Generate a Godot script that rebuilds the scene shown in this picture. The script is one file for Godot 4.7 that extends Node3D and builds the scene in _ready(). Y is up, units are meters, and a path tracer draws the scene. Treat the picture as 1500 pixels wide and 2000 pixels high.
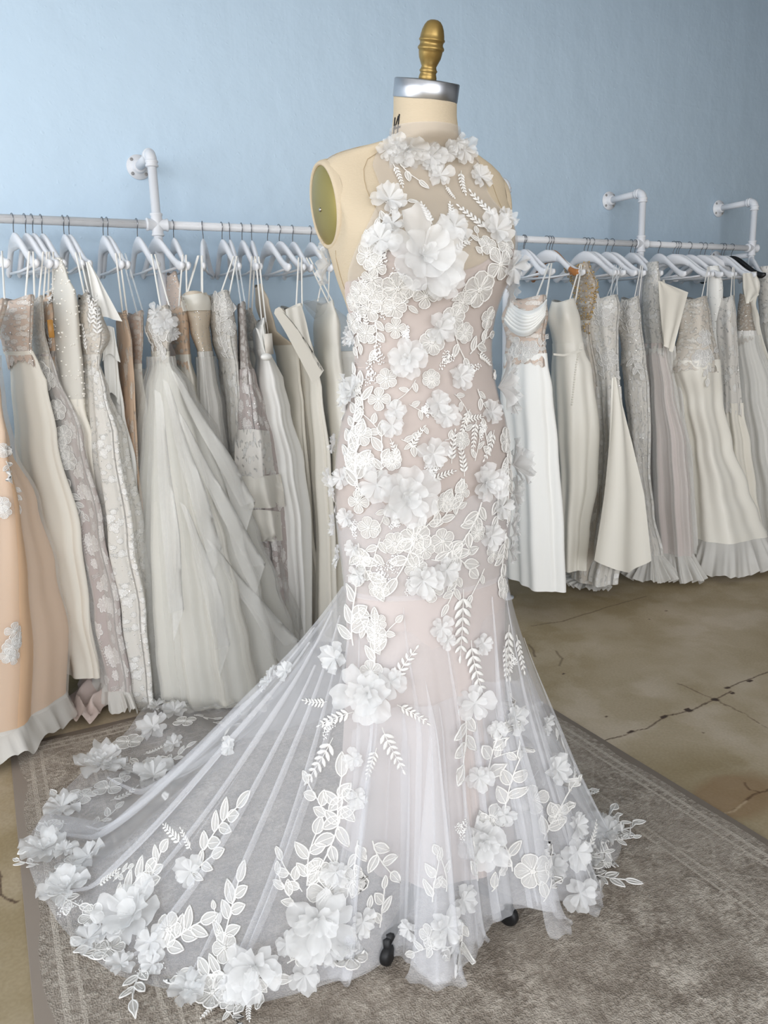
extends Node3D

# ------------------------------------------------------------------ camera numbers (fitted to the photograph)
const EYE := Vector3(0, 1.3, 3.3206)
const FOCAL := 1504.4
var RIGHT := Vector3(0.8864, -0.0308, 0.4618)
var UP := Vector3(0.1264, 0.9762, -0.1763)
var FWD := Vector3(0.4460, -0.2147, -0.8689)
const AX := Vector3(0.82, 0, 1.92)          # foot of the dress form
const RAIL_Y := 1.755
const RAIL_Z := 0.245
const TOP_Y := 2.003
const POSTS := [0.664, 2.259, 3.109, 3.954]

var rng := RandomNumberGenerator.new()
var mats := {}
var names := {}

# ------------------------------------------------------------------ small mesh kit
class M:
	var v := PackedVector3Array()
	var uv := PackedVector2Array()
	var ix := PackedInt32Array()
	func vert(p: Vector3, t := Vector2.ZERO) -> int:
		v.append(p); uv.append(t)
		return v.size() - 1
	func tri(a: int, b: int, c: int) -> void:
		ix.append(a); ix.append(b); ix.append(c)
	func quad(a: int, b: int, c: int, d: int) -> void:
		tri(a, b, c); tri(a, c, d)
	# rows of equal length joined by quads
	func grid(rows: Array, closed := false, us := 1.0, vs := 1.0, flip := false) -> void:
		var base := v.size()
		var n: int = rows[0].size()
		var h := rows.size()
		for j in h:
			var r: PackedVector3Array = rows[j]
			for i in n:
				v.append(r[i])
				uv.append(Vector2(us * i / float(n - (0 if closed else 1)), vs * j / float(h - 1)))
		for j in h - 1:
			for i in (n if closed else n - 1):
				var a := base + j * n + i
				var b := base + j * n + (i + 1) % n
				if flip:
					quad(a, a + n, b + n, b)
				else:
					quad(a, b, b + n, a + n)
	func fan(r: PackedVector3Array, flip := false, lift := Vector3.ZERO) -> void:
		var c := Vector3.ZERO
		for p in r:
			c += p
		c = c / r.size() + lift
		var base := v.size()
		vert(c, Vector2(0.5, 0.5))
		for p in r:
			vert(p, Vector2(0.5, 0.5))
		for i in r.size():
			var a := base + 1 + i
			var b := base + 1 + (i + 1) % r.size()
			if flip:
				tri(base, b, a)
			else:
				tri(base, a, b)
	func tube(pts: PackedVector3Array, rad, seg := 8, caps := true, us := 1.0) -> void:
		var rows := []
		var side := Vector3.ZERO
		var total := 0.0
		for i in pts.size():
			var d := (pts[mini(i + 1, pts.size() - 1)] - pts[maxi(i - 1, 0)]).normalized()
			if side == Vector3.ZERO:
				side = d.cross(Vector3.UP if absf(d.y) < 0.9 else Vector3.RIGHT).normalized()
			side = (side - d * side.dot(d)).normalized()
			var up := d.cross(side)
			var rr: float = rad[i] if rad is Array or rad is PackedFloat32Array else rad
			var row := PackedVector3Array()
			for k in seg:
				var a := TAU * k / seg
				row.append(pts[i] + (side * cos(a) + up * sin(a)) * rr)
			rows.append(row)
			if i:
				total += pts[i].distance_to(pts[i - 1])
		grid(rows, true, 1.0, us * total)
		if caps:
			fan(rows[0], true)
			fan(rows[-1])
	# profile of (radius, height) turned round an axis
	func lathe(prof: Array, seg: int, at: Transform3D, us := 1.0, vs := 1.0) -> void:
		var rows := []
		for q in prof:
			var row := PackedVector3Array()
			for k in seg:
				var a := TAU * k / seg
				row.append(at * Vector3(cos(a) * q[0], q[1], -sin(a) * q[0]))
			rows.append(row)
		grid(rows, true, us, vs)
	func blob(c: Vector3, r: Vector3, seg := 8, rings := 5) -> void:
		var prof := []
		for j in rings + 1:
			var a := PI * j / rings - PI / 2
			prof.append([maxf(cos(a), 0.001), sin(a)])
		lathe(prof, seg, Transform3D(Basis.from_scale(r), c))
	func box(c: Vector3, s: Vector3, bev := 0.0, at := Transform3D()) -> void:
		var h := s / 2
		bev = minf(bev, minf(h.x, minf(h.y, h.z)) * 0.9)
		var rows := []
		for q in [[-h.y, bev], [-h.y + bev, 0.0], [h.y - bev, 0.0], [h.y, bev]]:
			var ex: float = h.x - q[1]
			var ez: float = h.z - q[1]
			var c2 := bev * 0.6
			var row := PackedVector3Array()
			for k in [[ex - c2, ez], [ex, ez - c2], [ex, -ez + c2], [ex - c2, -ez], [-ex + c2, -ez], [-ex, -ez + c2], [-ex, ez - c2], [-ex + c2, ez]]:
				row.append(at * (c + Vector3(k[0], q[0], k[1])))
			rows.append(row)
		grid(rows, true)
		fan(rows[0], true)
		fan(rows[-1])
	func add(o: M, t: Transform3D) -> void:
		var base := v.size()
		for p in o.v:
			v.append(t * p)
		uv.append_array(o.uv)
		for i in o.ix:
			ix.append(base + i)
	func mesh(smooth := true) -> ArrayMesh:
		var a := []
		a.resize(Mesh.ARRAY_MAX)
		a[Mesh.ARRAY_VERTEX] = v
		a[Mesh.ARRAY_TEX_UV] = uv
		a[Mesh.ARRAY_INDEX] = ix
		var am := ArrayMesh.new()
		am.add_surface_from_arrays(Mesh.PRIMITIVE_TRIANGLES, a)
		var st := SurfaceTool.new()
		st.create_from(am, 0)
		if not smooth:
			st.deindex()
			st.set_smooth_group(-1)
		st.generate_normals()
		return st.commit()

# ------------------------------------------------------------------ scene kit
func numbered(s: String) -> String:
	if not names.has(s):
		names[s] = 0
		return s
	names[s] += 1
	return "%s_%03d" % [s, names[s]]

func thing(called: String, label: String, category: String, at := Vector3.ZERO, group := "") -> Node3D:
	var o := Node3D.new()
	o.name = numbered(called)
	o.position = at
	add_child(o, true)
	tag(o, label, category, group)
	return o

func tag(o: Node, label: String, category := "", group := "", kind := "") -> void:
	if label: o.set_meta("label", label)
	if category: o.set_meta("category", category)
	if group: o.set_meta("group", group)
	if kind: o.set_meta("kind", kind)

func put(called: String, m, mat: Material, parent: Node = self, label := "", smooth := true) -> MeshInstance3D:
	var o := MeshInstance3D.new()
	o.mesh = m.mesh(smooth) if m is M else m
	o.material_override = mat
	if parent == self:
		o.name = numbered(called)
	else:
		o.name = called
	parent.add_child(o, true)
	if label: o.set_meta("label", label)
	return o

func structure(called: String, m, mat: Material, label: String, smooth := true) -> MeshInstance3D:
	var o := put(called, m, mat, self, label, smooth)
	o.set_meta("kind", "structure")
	return o

# ------------------------------------------------------------------ where a direction of the photograph meets a plane of the room
func ray(x: float, y: float) -> Vector3:
	return (FWD * FOCAL + RIGHT * (x - 750.0) - UP * (y - 1000.0)).normalized()

func on_y(x: float, y: float, h := 0.0) -> Vector3:
	var d := ray(x, y)
	return EYE + d * ((h - EYE.y) / d.y)

func on_z(x: float, y: float, z: float) -> Vector3:
	var d := ray(x, y)
	return EYE + d * ((z - EYE.z) / d.z)

func to_px(p: Vector3) -> Vector2:
	var d := p - EYE
	var z := d.dot(FWD)
	return Vector2(750 + FOCAL * d.dot(RIGHT) / z, 1000 - FOCAL * d.dot(UP) / z)

func crom(t: Array, y: float) -> PackedFloat32Array:
	# smooth interpolation in a table whose rows start with a decreasing or increasing key
	var n := t.size()
	var up: bool = t[n - 1][0] > t[0][0]
	var i := 0
	while i < n - 2 and (y > t[i + 1][0] if up else y < t[i + 1][0]):
		i += 1
	var a = t[maxi(i - 1, 0)]
	var b = t[i]
	var c = t[i + 1]
	var d = t[mini(i + 2, n - 1)]
	var f: float = clampf((y - b[0]) / (c[0] - b[0]), 0.0, 1.0)
	var out := PackedFloat32Array()
	for k in b.size():
		# monotone-ish: finite-difference tangents scaled to the interval
		var h: float = c[0] - b[0]
		var m0: float = (c[k] - a[k]) / (c[0] - a[0]) * h if a[0] != c[0] else 0.0
		var m1: float = (d[k] - b[k]) / (d[0] - b[0]) * h if d[0] != b[0] else 0.0
		var f2 := f * f
		var f3 := f2 * f
		out.append((2 * f3 - 3 * f2 + 1) * b[k] + (f3 - 2 * f2 + f) * m0 + (-2 * f3 + 3 * f2) * c[k] + (f3 - f2) * m1)
	return out

# ------------------------------------------------------------------ textures
func noise_bytes(w: int, h: int, sd: int, freq: float, oct := 4, kind := FastNoiseLite.TYPE_SIMPLEX_SMOOTH, warp := 0.0, stretch := Vector2.ONE) -> PackedByteArray:
	var n := FastNoiseLite.new()
	n.seed = sd
	n.noise_type = kind
	n.frequency = freq
	n.fractal_octaves = oct
	n.fractal_type = FastNoiseLite.FRACTAL_FBM if oct > 1 else FastNoiseLite.FRACTAL_NONE
	if warp > 0.0:
		n.domain_warp_enabled = true
		n.domain_warp_amplitude = warp
		n.domain_warp_frequency = freq * 0.7
	var im: Image
	if stretch == Vector2.ONE:
		im = n.get_seamless_image(w, h)
	else:
		im = n.get_seamless_image(maxi(8, int(w / stretch.x)), maxi(8, int(h / stretch.y)))
		im.convert(Image.FORMAT_L8)
		im.resize(w, h, Image.INTERPOLATE_CUBIC)
	im.convert(Image.FORMAT_L8)
	return im.get_data()

func tex(w: int, h: int, data: PackedByteArray, grey := false) -> ImageTexture:
	return ImageTexture.create_from_image(Image.create_from_data(w, h, false, Image.FORMAT_L8 if grey else Image.FORMAT_RGB8, data))

func mat(called: String, c: Color, rough := 0.7, metal := 0.0) -> StandardMaterial3D:
	var m := StandardMaterial3D.new()
	m.resource_name = called
	m.albedo_color = c
	m.roughness = rough
	m.metallic = metal
	m.cull_mode = BaseMaterial3D.CULL_DISABLED
	mats[called] = m
	return m

func sheer(called: String, c: Color, a: float, back := 0.35) -> StandardMaterial3D:
	var m := mat(called, Color(c.r, c.g, c.b, a), 0.9)
	m.transparency = BaseMaterial3D.TRANSPARENCY_ALPHA
	m.backlight_enabled = back > 0.0
	m.backlight = Color(back, back, back)
	return m

func bump(m: StandardMaterial3D, t: Texture2D, cm: float, scale := Vector3.ONE) -> void:
	m.heightmap_enabled = true
	m.heightmap_texture = t
	m.heightmap_scale = cm
	m.uv1_scale = scale

# flowers, stems and scrolls drawn white on black: the pattern of woven lace
func lace_map(w: int, motifs: int, sd: int, net: int, big := 1.0) -> PackedByteArray:
	var r := RandomNumberGenerator.new()
	r.seed = sd
	var d := PackedByteArray()
	d.resize(w * w)
	for y in w:
		for x in w:
			d[y * w + x] = 70 if net > 0 and ((x + y) % net == 0 or (x - y + w) % net == 0) else 0
	for k in motifs:
		var c := Vector2(r.randf(), r.randf()) * w
		var s := r.randf_range(0.035, 0.085) * w * big
		var pet := r.randi_range(5, 7)
		var ph := r.randf() * TAU
		var leafy := r.randf() < 0.45
		var i0 := int(c.x - s * 1.3)
		var j0 := int(c.y - s * 1.3)
		var span := int(s * 2.6) + 1
		for j in span:
			for i in span:
				var p := Vector2(i0 + i, j0 + j) - c
				var rr := p.length() / s
				var a := p.angle() + ph
				var val := 0
				if leafy:
					var q := p.rotated(ph) / s
					var f := fposmod(q.x * 3.0, 1.0) - 0.5
					var g := absf(q.y) * 2.2 - absf(q.x) * 0.3
					if absf(q.y) < 0.05 and absf(q.x) < 1.2:
						val = 255
					elif absf(q.x) < 1.15 and g < 0.9:
						var e := (f * f) / 0.12 + (g - 0.45) * (g - 0.45) / 0.14
						if e < 1.0:
							val = 255 if e > 0.55 else 170
				else:
					var edge := 0.72 + 0.28 * absf(cos(a * pet * 0.5))
					if rr < edge:
						val = 255 if rr > edge - 0.13 or rr < 0.16 else (215 if fposmod(a * pet * 2.0 / TAU + rr, 1.0) < 0.5 else 130)
				if val:
					var at := posmod(j0 + j, w) * w + posmod(i0 + i, w)
					d[at] = maxi(d[at], val)
	return d

func two_tone(n: PackedByteArray, lo: Color, hi: Color) -> PackedByteArray:
	var o := PackedByteArray()
	o.resize(n.size() * 3)
	for i in n.size():
		var f := n[i] / 255.0
		o[i * 3] = int(255 * lerpf(lo.r, hi.r, f))
		o[i * 3 + 1] = int(255 * lerpf(lo.g, hi.g, f))
		o[i * 3 + 2] = int(255 * lerpf(lo.b, hi.b, f))
	return o

func seg_dist(p: Vector2, a: Vector2, b: Vector2) -> float:
	var t := clampf((p - a).dot(b - a) / maxf((b - a).length_squared(), 1e-9), 0.0, 1.0)
	return p.distance_to(a + (b - a) * t)

func paint_line(d: PackedByteArray, w: int, h: int, pts: Array, rad: float, c: Color, wob: PackedByteArray, strength := 1.0) -> void:
	for k in pts.size() - 1:
		var a: Vector2 = pts[k]
		var b: Vector2 = pts[k + 1]
		var lo := Vector2(minf(a.x, b.x), minf(a.y, b.y)) - Vector2.ONE * (rad + 8)
		var hi := Vector2(maxf(a.x, b.x), maxf(a.y, b.y)) + Vector2.ONE * (rad + 8)
		for y in range(maxi(0, int(lo.y)), mini(h, int(hi.y) + 1)):
			for x in range(maxi(0, int(lo.x)), mini(w, int(hi.x) + 1)):
				var at := y * w + x
				var off := (wob[at] - 128) / 128.0 * 7.0
				var e := seg_dist(Vector2(x + off, y - off * 0.7), a, b)
				var f := clampf(rad + 0.5 - e, 0.0, 1.0) * strength
				if f > 0.0:
					d[at * 3] = int(lerpf(d[at * 3], c.r8, f))
					d[at * 3 + 1] = int(lerpf(d[at * 3 + 1], c.g8, f))
					d[at * 3 + 2] = int(lerpf(d[at * 3 + 2], c.b8, f))

const FLOOR_AT := Vector2(-1.2, -0.1)
const FLOOR_SIZE := Vector2(6.6, 4.4)

func floor_texture() -> Array:
	var w := 1650
	var h := 1100
	var a := noise_bytes(w, h, 3, 0.0035, 5)
	var b := noise_bytes(w, h, 8, 0.012, 4, FastNoiseLite.TYPE_SIMPLEX_SMOOTH, 40.0)
	var c := noise_bytes(w, h, 12, 0.35, 2)
	var d := PackedByteArray()
	d.resize(w * h * 3)
	for i in w * h:
		var f := clampf((a[i] - 70) / 120.0, 0, 1)
		var g := clampf((b[i] - 90) / 90.0, 0, 1)
		var n := (c[i] - 128) * 0.07
		# worn grey concrete with ochre stains
		d[i * 3] = clampi(int(lerpf(164, 188, f) + (g - 0.5) * 16 + n), 0, 255)
		d[i * 3 + 1] = clampi(int(lerpf(147, 172, f) + (g - 0.5) * 17 + n), 0, 255)
		d[i * 3 + 2] = clampi(int(lerpf(116, 147, f) + (g - 0.5) * 22 + n), 0, 255)
	var px := func(x: float, y: float) -> Vector2:
		var p := on_y(x, y)
		return Vector2((p.x - FLOOR_AT.x) / FLOOR_SIZE.x * w, (p.z - FLOOR_AT.y) / FLOOR_SIZE.y * h)
	var path := func(q: Array) -> Array:
		var o := []
		for k in range(0, q.size(), 2):
			o.append(px.call(q[k], q[k + 1]))
		return o
	var dark := Color8(66, 48, 34)
	paint_line(d, w, h, path.call([1150, 1450, 1230, 1427, 1262, 1420, 1293, 1404, 1340, 1386, 1390, 1371, 1412, 1358, 1425, 1350]), 0.45, dark, b)
	paint_line(d, w, h, path.call([1422, 1342, 1440, 1331, 1465, 1322, 1500, 1314, 1560, 1300]), 0.45, dark, b)
	paint_line(d, w, h, path.call([1320, 1335, 1360, 1354, 1400, 1373, 1440, 1391, 1480, 1412, 1540, 1440]), 0.35, dark, b, 0.7)
	paint_line(d, w, h, path.call([1380, 1600, 1410, 1587, 1445, 1570, 1460, 1556, 1480, 1547, 1510, 1540]), 0.8, dark, b, 0.9)
	paint_line(d, w, h, path.call([1400, 1591, 1440, 1574, 1455, 1563]), 0.9, Color8(226, 214, 186), b)
	paint_line(d, w, h, path.call([1452, 1525, 1462, 1537, 1478, 1545]), 0.7, dark, b, 0.7)
	paint_line(d, w, h, path.call([1035, 1223, 1100, 1212, 1180, 1188, 1260, 1165]), 0.8, Color8(98, 82, 62), b, 0.7)
	paint_line(d, w, h, path.call([1030, 1260, 1045, 1280]), 1.2, Color8(98, 80, 58), b, 0.7)
	paint_line(d, w, h, path.call([1085, 1270, 1097, 1285, 1090, 1300]), 1.0, Color8(100, 86, 62), b, 0.6)
	paint_line(d, w, h, path.call([0, 1700, 6, 1725, 2, 1745, 24, 1755, 32, 1760]), 0.8, dark, b, 0.8)
	for q in [[1231, 1425, 3.0], [1293, 1403, 3.2], [1340, 1383, 3.0], [1346, 1385, 3.0], [1392, 1369, 3.4], [1397, 1371, 2.6], [1418, 1343, 3.2], [1428, 1353, 2.4], [1462, 1327, 3.2], [1266, 1210, 1.2], [1300, 1191, 1.8], [1182, 1399, 1.2], [1371, 1431, 1.2], [1098, 1316, 1.4]]:
		var p: Vector2 = px.call(q[0], q[1])
		paint_line(d, w, h, [p - Vector2(q[2] * 0.5, 0), p + Vector2(q[2] * 0.5, 0)], q[2] * 0.55, Color8(54, 36, 25), b, 0.95)
	var stain: Vector2 = px.call(1430, 1555)
	for y in range(int(stain.y) - 40, int(stain.y) + 40):
		for x in range(int(stain.x) - 46, int(stain.x) + 46):
			if x >= 0 and y >= 0 and x < w and y < h:
				var e := Vector2(x - stain.x, (y - stain.y) * 1.5).length() / (34.0 + (b[y * w + x] - 128) * 0.16)
				var f := clampf(1.2 - e, 0, 0.42)
				var at := (y * w + x) * 3
				d[at] = int(lerpf(d[at], 128, f)); d[at + 1] = int(lerpf(d[at + 1], 92, f)); d[at + 2] = int(lerpf(d[at + 2], 56, f))
	var g2 := PackedByteArray()
	g2.resize(w * h)
	for i in w * h:
		g2[i] = clampi(int(60 + (b[i] - 128) * 0.5 + (c[i] - 128) * 0.15), 0, 255)
	return [tex(w, h, d), tex(w, h, g2, true)]

const RUG := [-0.062, 1.672, 0.612, 3.35]   # x from, to, z from, to

func rug_texture() -> Array:
	var w := 1040
	var h := 1640
	var sx: float = (RUG[1] - RUG[0]) / w
	var a := noise_bytes(w, h, 21, 0.016, 5, FastNoiseLite.TYPE_SIMPLEX_SMOOTH, 30.0)
	var b := noise_bytes(w, h, 22, 0.06, 3, FastNoiseLite.TYPE_CELLULAR, 25.0)
	var c := noise_bytes(w, h, 23, 0.45, 2)
	var e := noise_bytes(w, h, 24, 0.006, 3)
	var st := noise_bytes(w, h, 25, 0.2, 2, FastNoiseLite.TYPE_SIMPLEX_SMOOTH, 0.0, Vector2(5, 1))
	var ve := noise_bytes(w, h, 26, 0.022, 3, FastNoiseLite.TYPE_SIMPLEX_SMOOTH, 24.0)
	var fi := noise_bytes(w, h, 27, 0.09, 3)
	var d := PackedByteArray()
	var hh := PackedByteArray()
	d.resize(w * h * 3)
	hh.resize(w * h)
	for y in h:
		for x in w:
			var i := y * w + x
			var dx := minf(x, w - 1 - x) * sx
			var dz := minf(y, h - 1 - y) * sx
			var edge := minf(dx, dz)
			var along := (y if dx < dz else x) * sx
			var wear := (e[i] - 128) / 128.0
			var na := (a[i] - 128) / 128.0
			var nb := (b[i] - 128) / 128.0
			var t := 0.0          # -1 dark taupe ... 1 pale
			if edge < 0.008:
				t = -0.1
			elif edge < 0.05:
				t = -0.25 + 0.9 * signf(sin(along * TAU / 0.036) * sin(edge * TAU / 0.034) - 0.1) * (0.25 + 0.5 * na + 0.6 * (fi[i] - 128) / 128.0)
			elif edge < 0.062 or (edge > 0.082 and edge < 0.092):
				t = 0.75
			elif edge < 0.082:
				t = -0.15 + (0.25 + 0.9 * (fi[i] - 128) / 128.0) * signf(sin(along * TAU / 0.03))
			elif edge < 0.225:
				# scrolling vine
				var q: float = along * TAU / 0.22
				var vine := absf((edge - 0.158) - 0.04 * sin(q))
				var ro := Vector2(fposmod(along, 0.11) - 0.055, (edge - 0.158) + 0.038 * signf(sin(q))).length()
				t = -0.25 + 0.9 * na + 0.9 * (fi[i] - 128) / 128.0
				if vine < 0.006 or absf(ro - 0.022) < 0.006 or ro < 0.007:
					t = 0.25 + 0.9 * (fi[i] - 128) / 128.0 + 0.6 * na
			elif edge < 0.235 or (edge > 0.255 and edge < 0.263):
				t = 0.75
			elif edge < 0.255:
				t = -0.1 + (0.2 + 0.9 * (fi[i] - 128) / 128.0) * signf(sin(along * TAU / 0.04))
			else:
				t = 1.5 * na - 0.6 * absf(nb) + 0.35 * wear
				var vein := absf(ve[i] - 128.0)
				if vein < 7.0:
					t += 1.3 * (1.0 - vein / 7.0) * clampf(0.6 + 1.2 * nb, 0.0, 1.0)
				t += (fi[i] - 128) / 128.0 * 1.1
			t = t * (0.62 + 0.45 * wear if edge < 0.27 else 0.62 + 0.4 * wear) + (c[i] - 128) / 128.0 * 0.75 + (st[i] - 128) / 128.0 * 0.4
			var f := clampf(t * 0.5 + 0.5, 0.0, 1.0)
			d[i * 3] = int(lerpf(122, 200, f))
			d[i * 3 + 1] = int(lerpf(111, 190, f))
			d[i * 3 + 2] = int(lerpf(99, 177, f))
			hh[i] = int(clampf(0.35 + 0.45 * f + (c[i] - 128) / 128.0 * 0.3, 0, 1) * 255)
	return [tex(w, h, d), tex(w, h, hh, true)]

func make_materials() -> void:
	var wall := mat("wall paint", Color8(201, 222, 239), 0.85)
	var wn := noise_bytes(512, 512, 5, 0.012, 5)
	var wf := noise_bytes(512, 512, 6, 0.09, 2)
	var wb := PackedByteArray()
	wb.resize(wn.size())
	for i in wn.size():
		# rough plaster: slow swell and a few proud specks
		wb[i] = clampi(int(110 + (wn[i] - 128) * 0.55 + maxf(0.0, wf[i] - 196.0) * 0.9), 0, 255)
	wall.uv1_triplanar = true
	wall.uv1_world_triplanar = true
	bump(wall, tex(512, 512, wb, true), 0.7, Vector3.ONE * 0.8)
	mat("ceiling paint", Color8(205, 206, 206), 0.9)
	var gl := mat("window glass", Color(1, 1, 1, 0.08), 0.02)
	gl.transparency = BaseMaterial3D.TRANSPARENCY_ALPHA
	mat("white wall paint", Color8(190, 192, 194), 0.9)
	var ft := floor_texture()
	var fl := mat("concrete", Color.WHITE, 0.6)
	fl.albedo_texture = ft[0]
	fl.roughness = 0.62
	bump(fl, ft[1], 0.25)
	var rt := rug_texture()
	var rg := mat("rug pile", Color.WHITE, 0.95)
	rg.albedo_texture = rt[0]
	bump(rg, rt[1], 0.5)
	mat("rug binding", Color8(138, 126, 114), 0.95)
	# painted pipe, chipped
	var cn := noise_bytes(512, 256, 31, 0.03, 4, FastNoiseLite.TYPE_SIMPLEX_SMOOTH, 20.0)
	var cd := PackedByteArray()
	cd.resize(cn.size() * 3)
	for i in cn.size():
		var chip: bool = cn[i] > 186 and (i % 512) > 90 and (i % 512) < 330
		var n := int((cn[i] - 128) * 0.06)
		cd[i * 3] = 120 if chip else 224 + n
		cd[i * 3 + 1] = 112 if chip else 225 + n
		cd[i * 3 + 2] = 106 if chip else 227 + n
	var pr := mat("chipped white paint", Color.WHITE, 0.45)
	pr.albedo_texture = tex(512, 256, cd)
	pr.uv1_scale = Vector3(1, 1, 1)
	mat("white pipe paint", Color8(226, 228, 232), 0.42)
	mat("pipe scuff grey", Color8(150, 148, 146), 0.5)
	var hw := mat("white hanger lacquer", Color8(238, 239, 242), 0.35)
	hw.clearcoat_enabled = true
	hw.clearcoat = 0.3
	mat("hook steel", Color8(150, 152, 156), 0.25, 1.0)
	mat("brown hanger wood", Color8(176, 116, 62), 0.4)
	mat("black plastic", Color8(22, 22, 24), 0.4)
	# the dress form
	var linen := mat("form linen", Color8(204, 188, 162), 0.85)
	var ln := noise_bytes(256, 256, 41, 0.4, 2, FastNoiseLite.TYPE_SIMPLEX_SMOOTH, 0.0, Vector2(4, 1))
	linen.uv1_triplanar = true
	bump(linen, tex(256, 256, ln, true), 0.06, Vector3.ONE * 6.0)
	mat("seam thread", Color8(176, 156, 124), 0.9)
	var steel := mat("brushed steel", Color8(178, 180, 184), 0.3, 1.0)
	steel.anisotropy_enabled = true
	steel.anisotropy = 0.6
	mat("gold paint", Color8(158, 132, 78), 0.36, 0.75)
	mat("gold disc", Color8(160, 143, 84), 0.34, 0.7)
	mat("screw steel", Color8(170, 168, 160), 0.3, 1.0)
	mat("cast iron black", Color8(20, 20, 22), 0.5)
	mat("marker ink", Color8(24, 22, 22), 0.7)
	# the gown
	var lin := mat("blush lining", Color8(208, 193, 186), 0.85)
	lin.rim_enabled = true
	lin.rim = 0.25
	sheer("illusion tulle", Color8(214, 208, 202), 0.34)
	sheer("skirt tulle", Color8(240, 241, 244), 0.27, 0.5)
	sheer("fold tulle", Color8(244, 245, 248), 0.26, 0.5)
	sheer("under tulle", Color8(240, 239, 241), 0.14, 0.5)
	sheer("organza petal", Color8(240, 240, 239), 0.52, 0.45)
	mat("embroidery thread", Color8(236, 234, 230), 0.65)
	sheer("embroidered net", Color8(234, 232, 228), 0.6, 0.3)
	var bd := mat("seed bead", Color8(250, 249, 247), 0.18)
	bd.clearcoat_enabled = true
	bd.clearcoat = 0.8

# ------------------------------------------------------------------ room
func window_wall(m: M, a: Vector3, b: Vector3, h: float, s0: float, s1: float, y0: float, y1: float, th: Vector3) -> void:
	# a wall from a to b with one opening between the shares s0 and s1
	for q in [[0.0, s0, 0.0, h], [s1, 1.0, 0.0, h], [s0, s1, 0.0, y0], [s0, s1, y1, h]]:
		var p0: Vector3 = a.lerp(b, q[0])
		var p1: Vector3 = a.lerp(b, q[1])
		var c: Vector3 = (p0 + p1) / 2 + Vector3.UP * (q[2] + q[3]) / 2 + th / 2
		var s: Vector3 = Vector3(absf(p1.x - p0.x), q[3] - q[2], absf(p1.z - p0.z)) + Vector3(absf(th.x), 0, absf(th.z))
		m.box(c, s)

const ROOM := [-4.6, 6.6, 8.8, 3.9]    # x from, x to, depth, height

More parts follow.
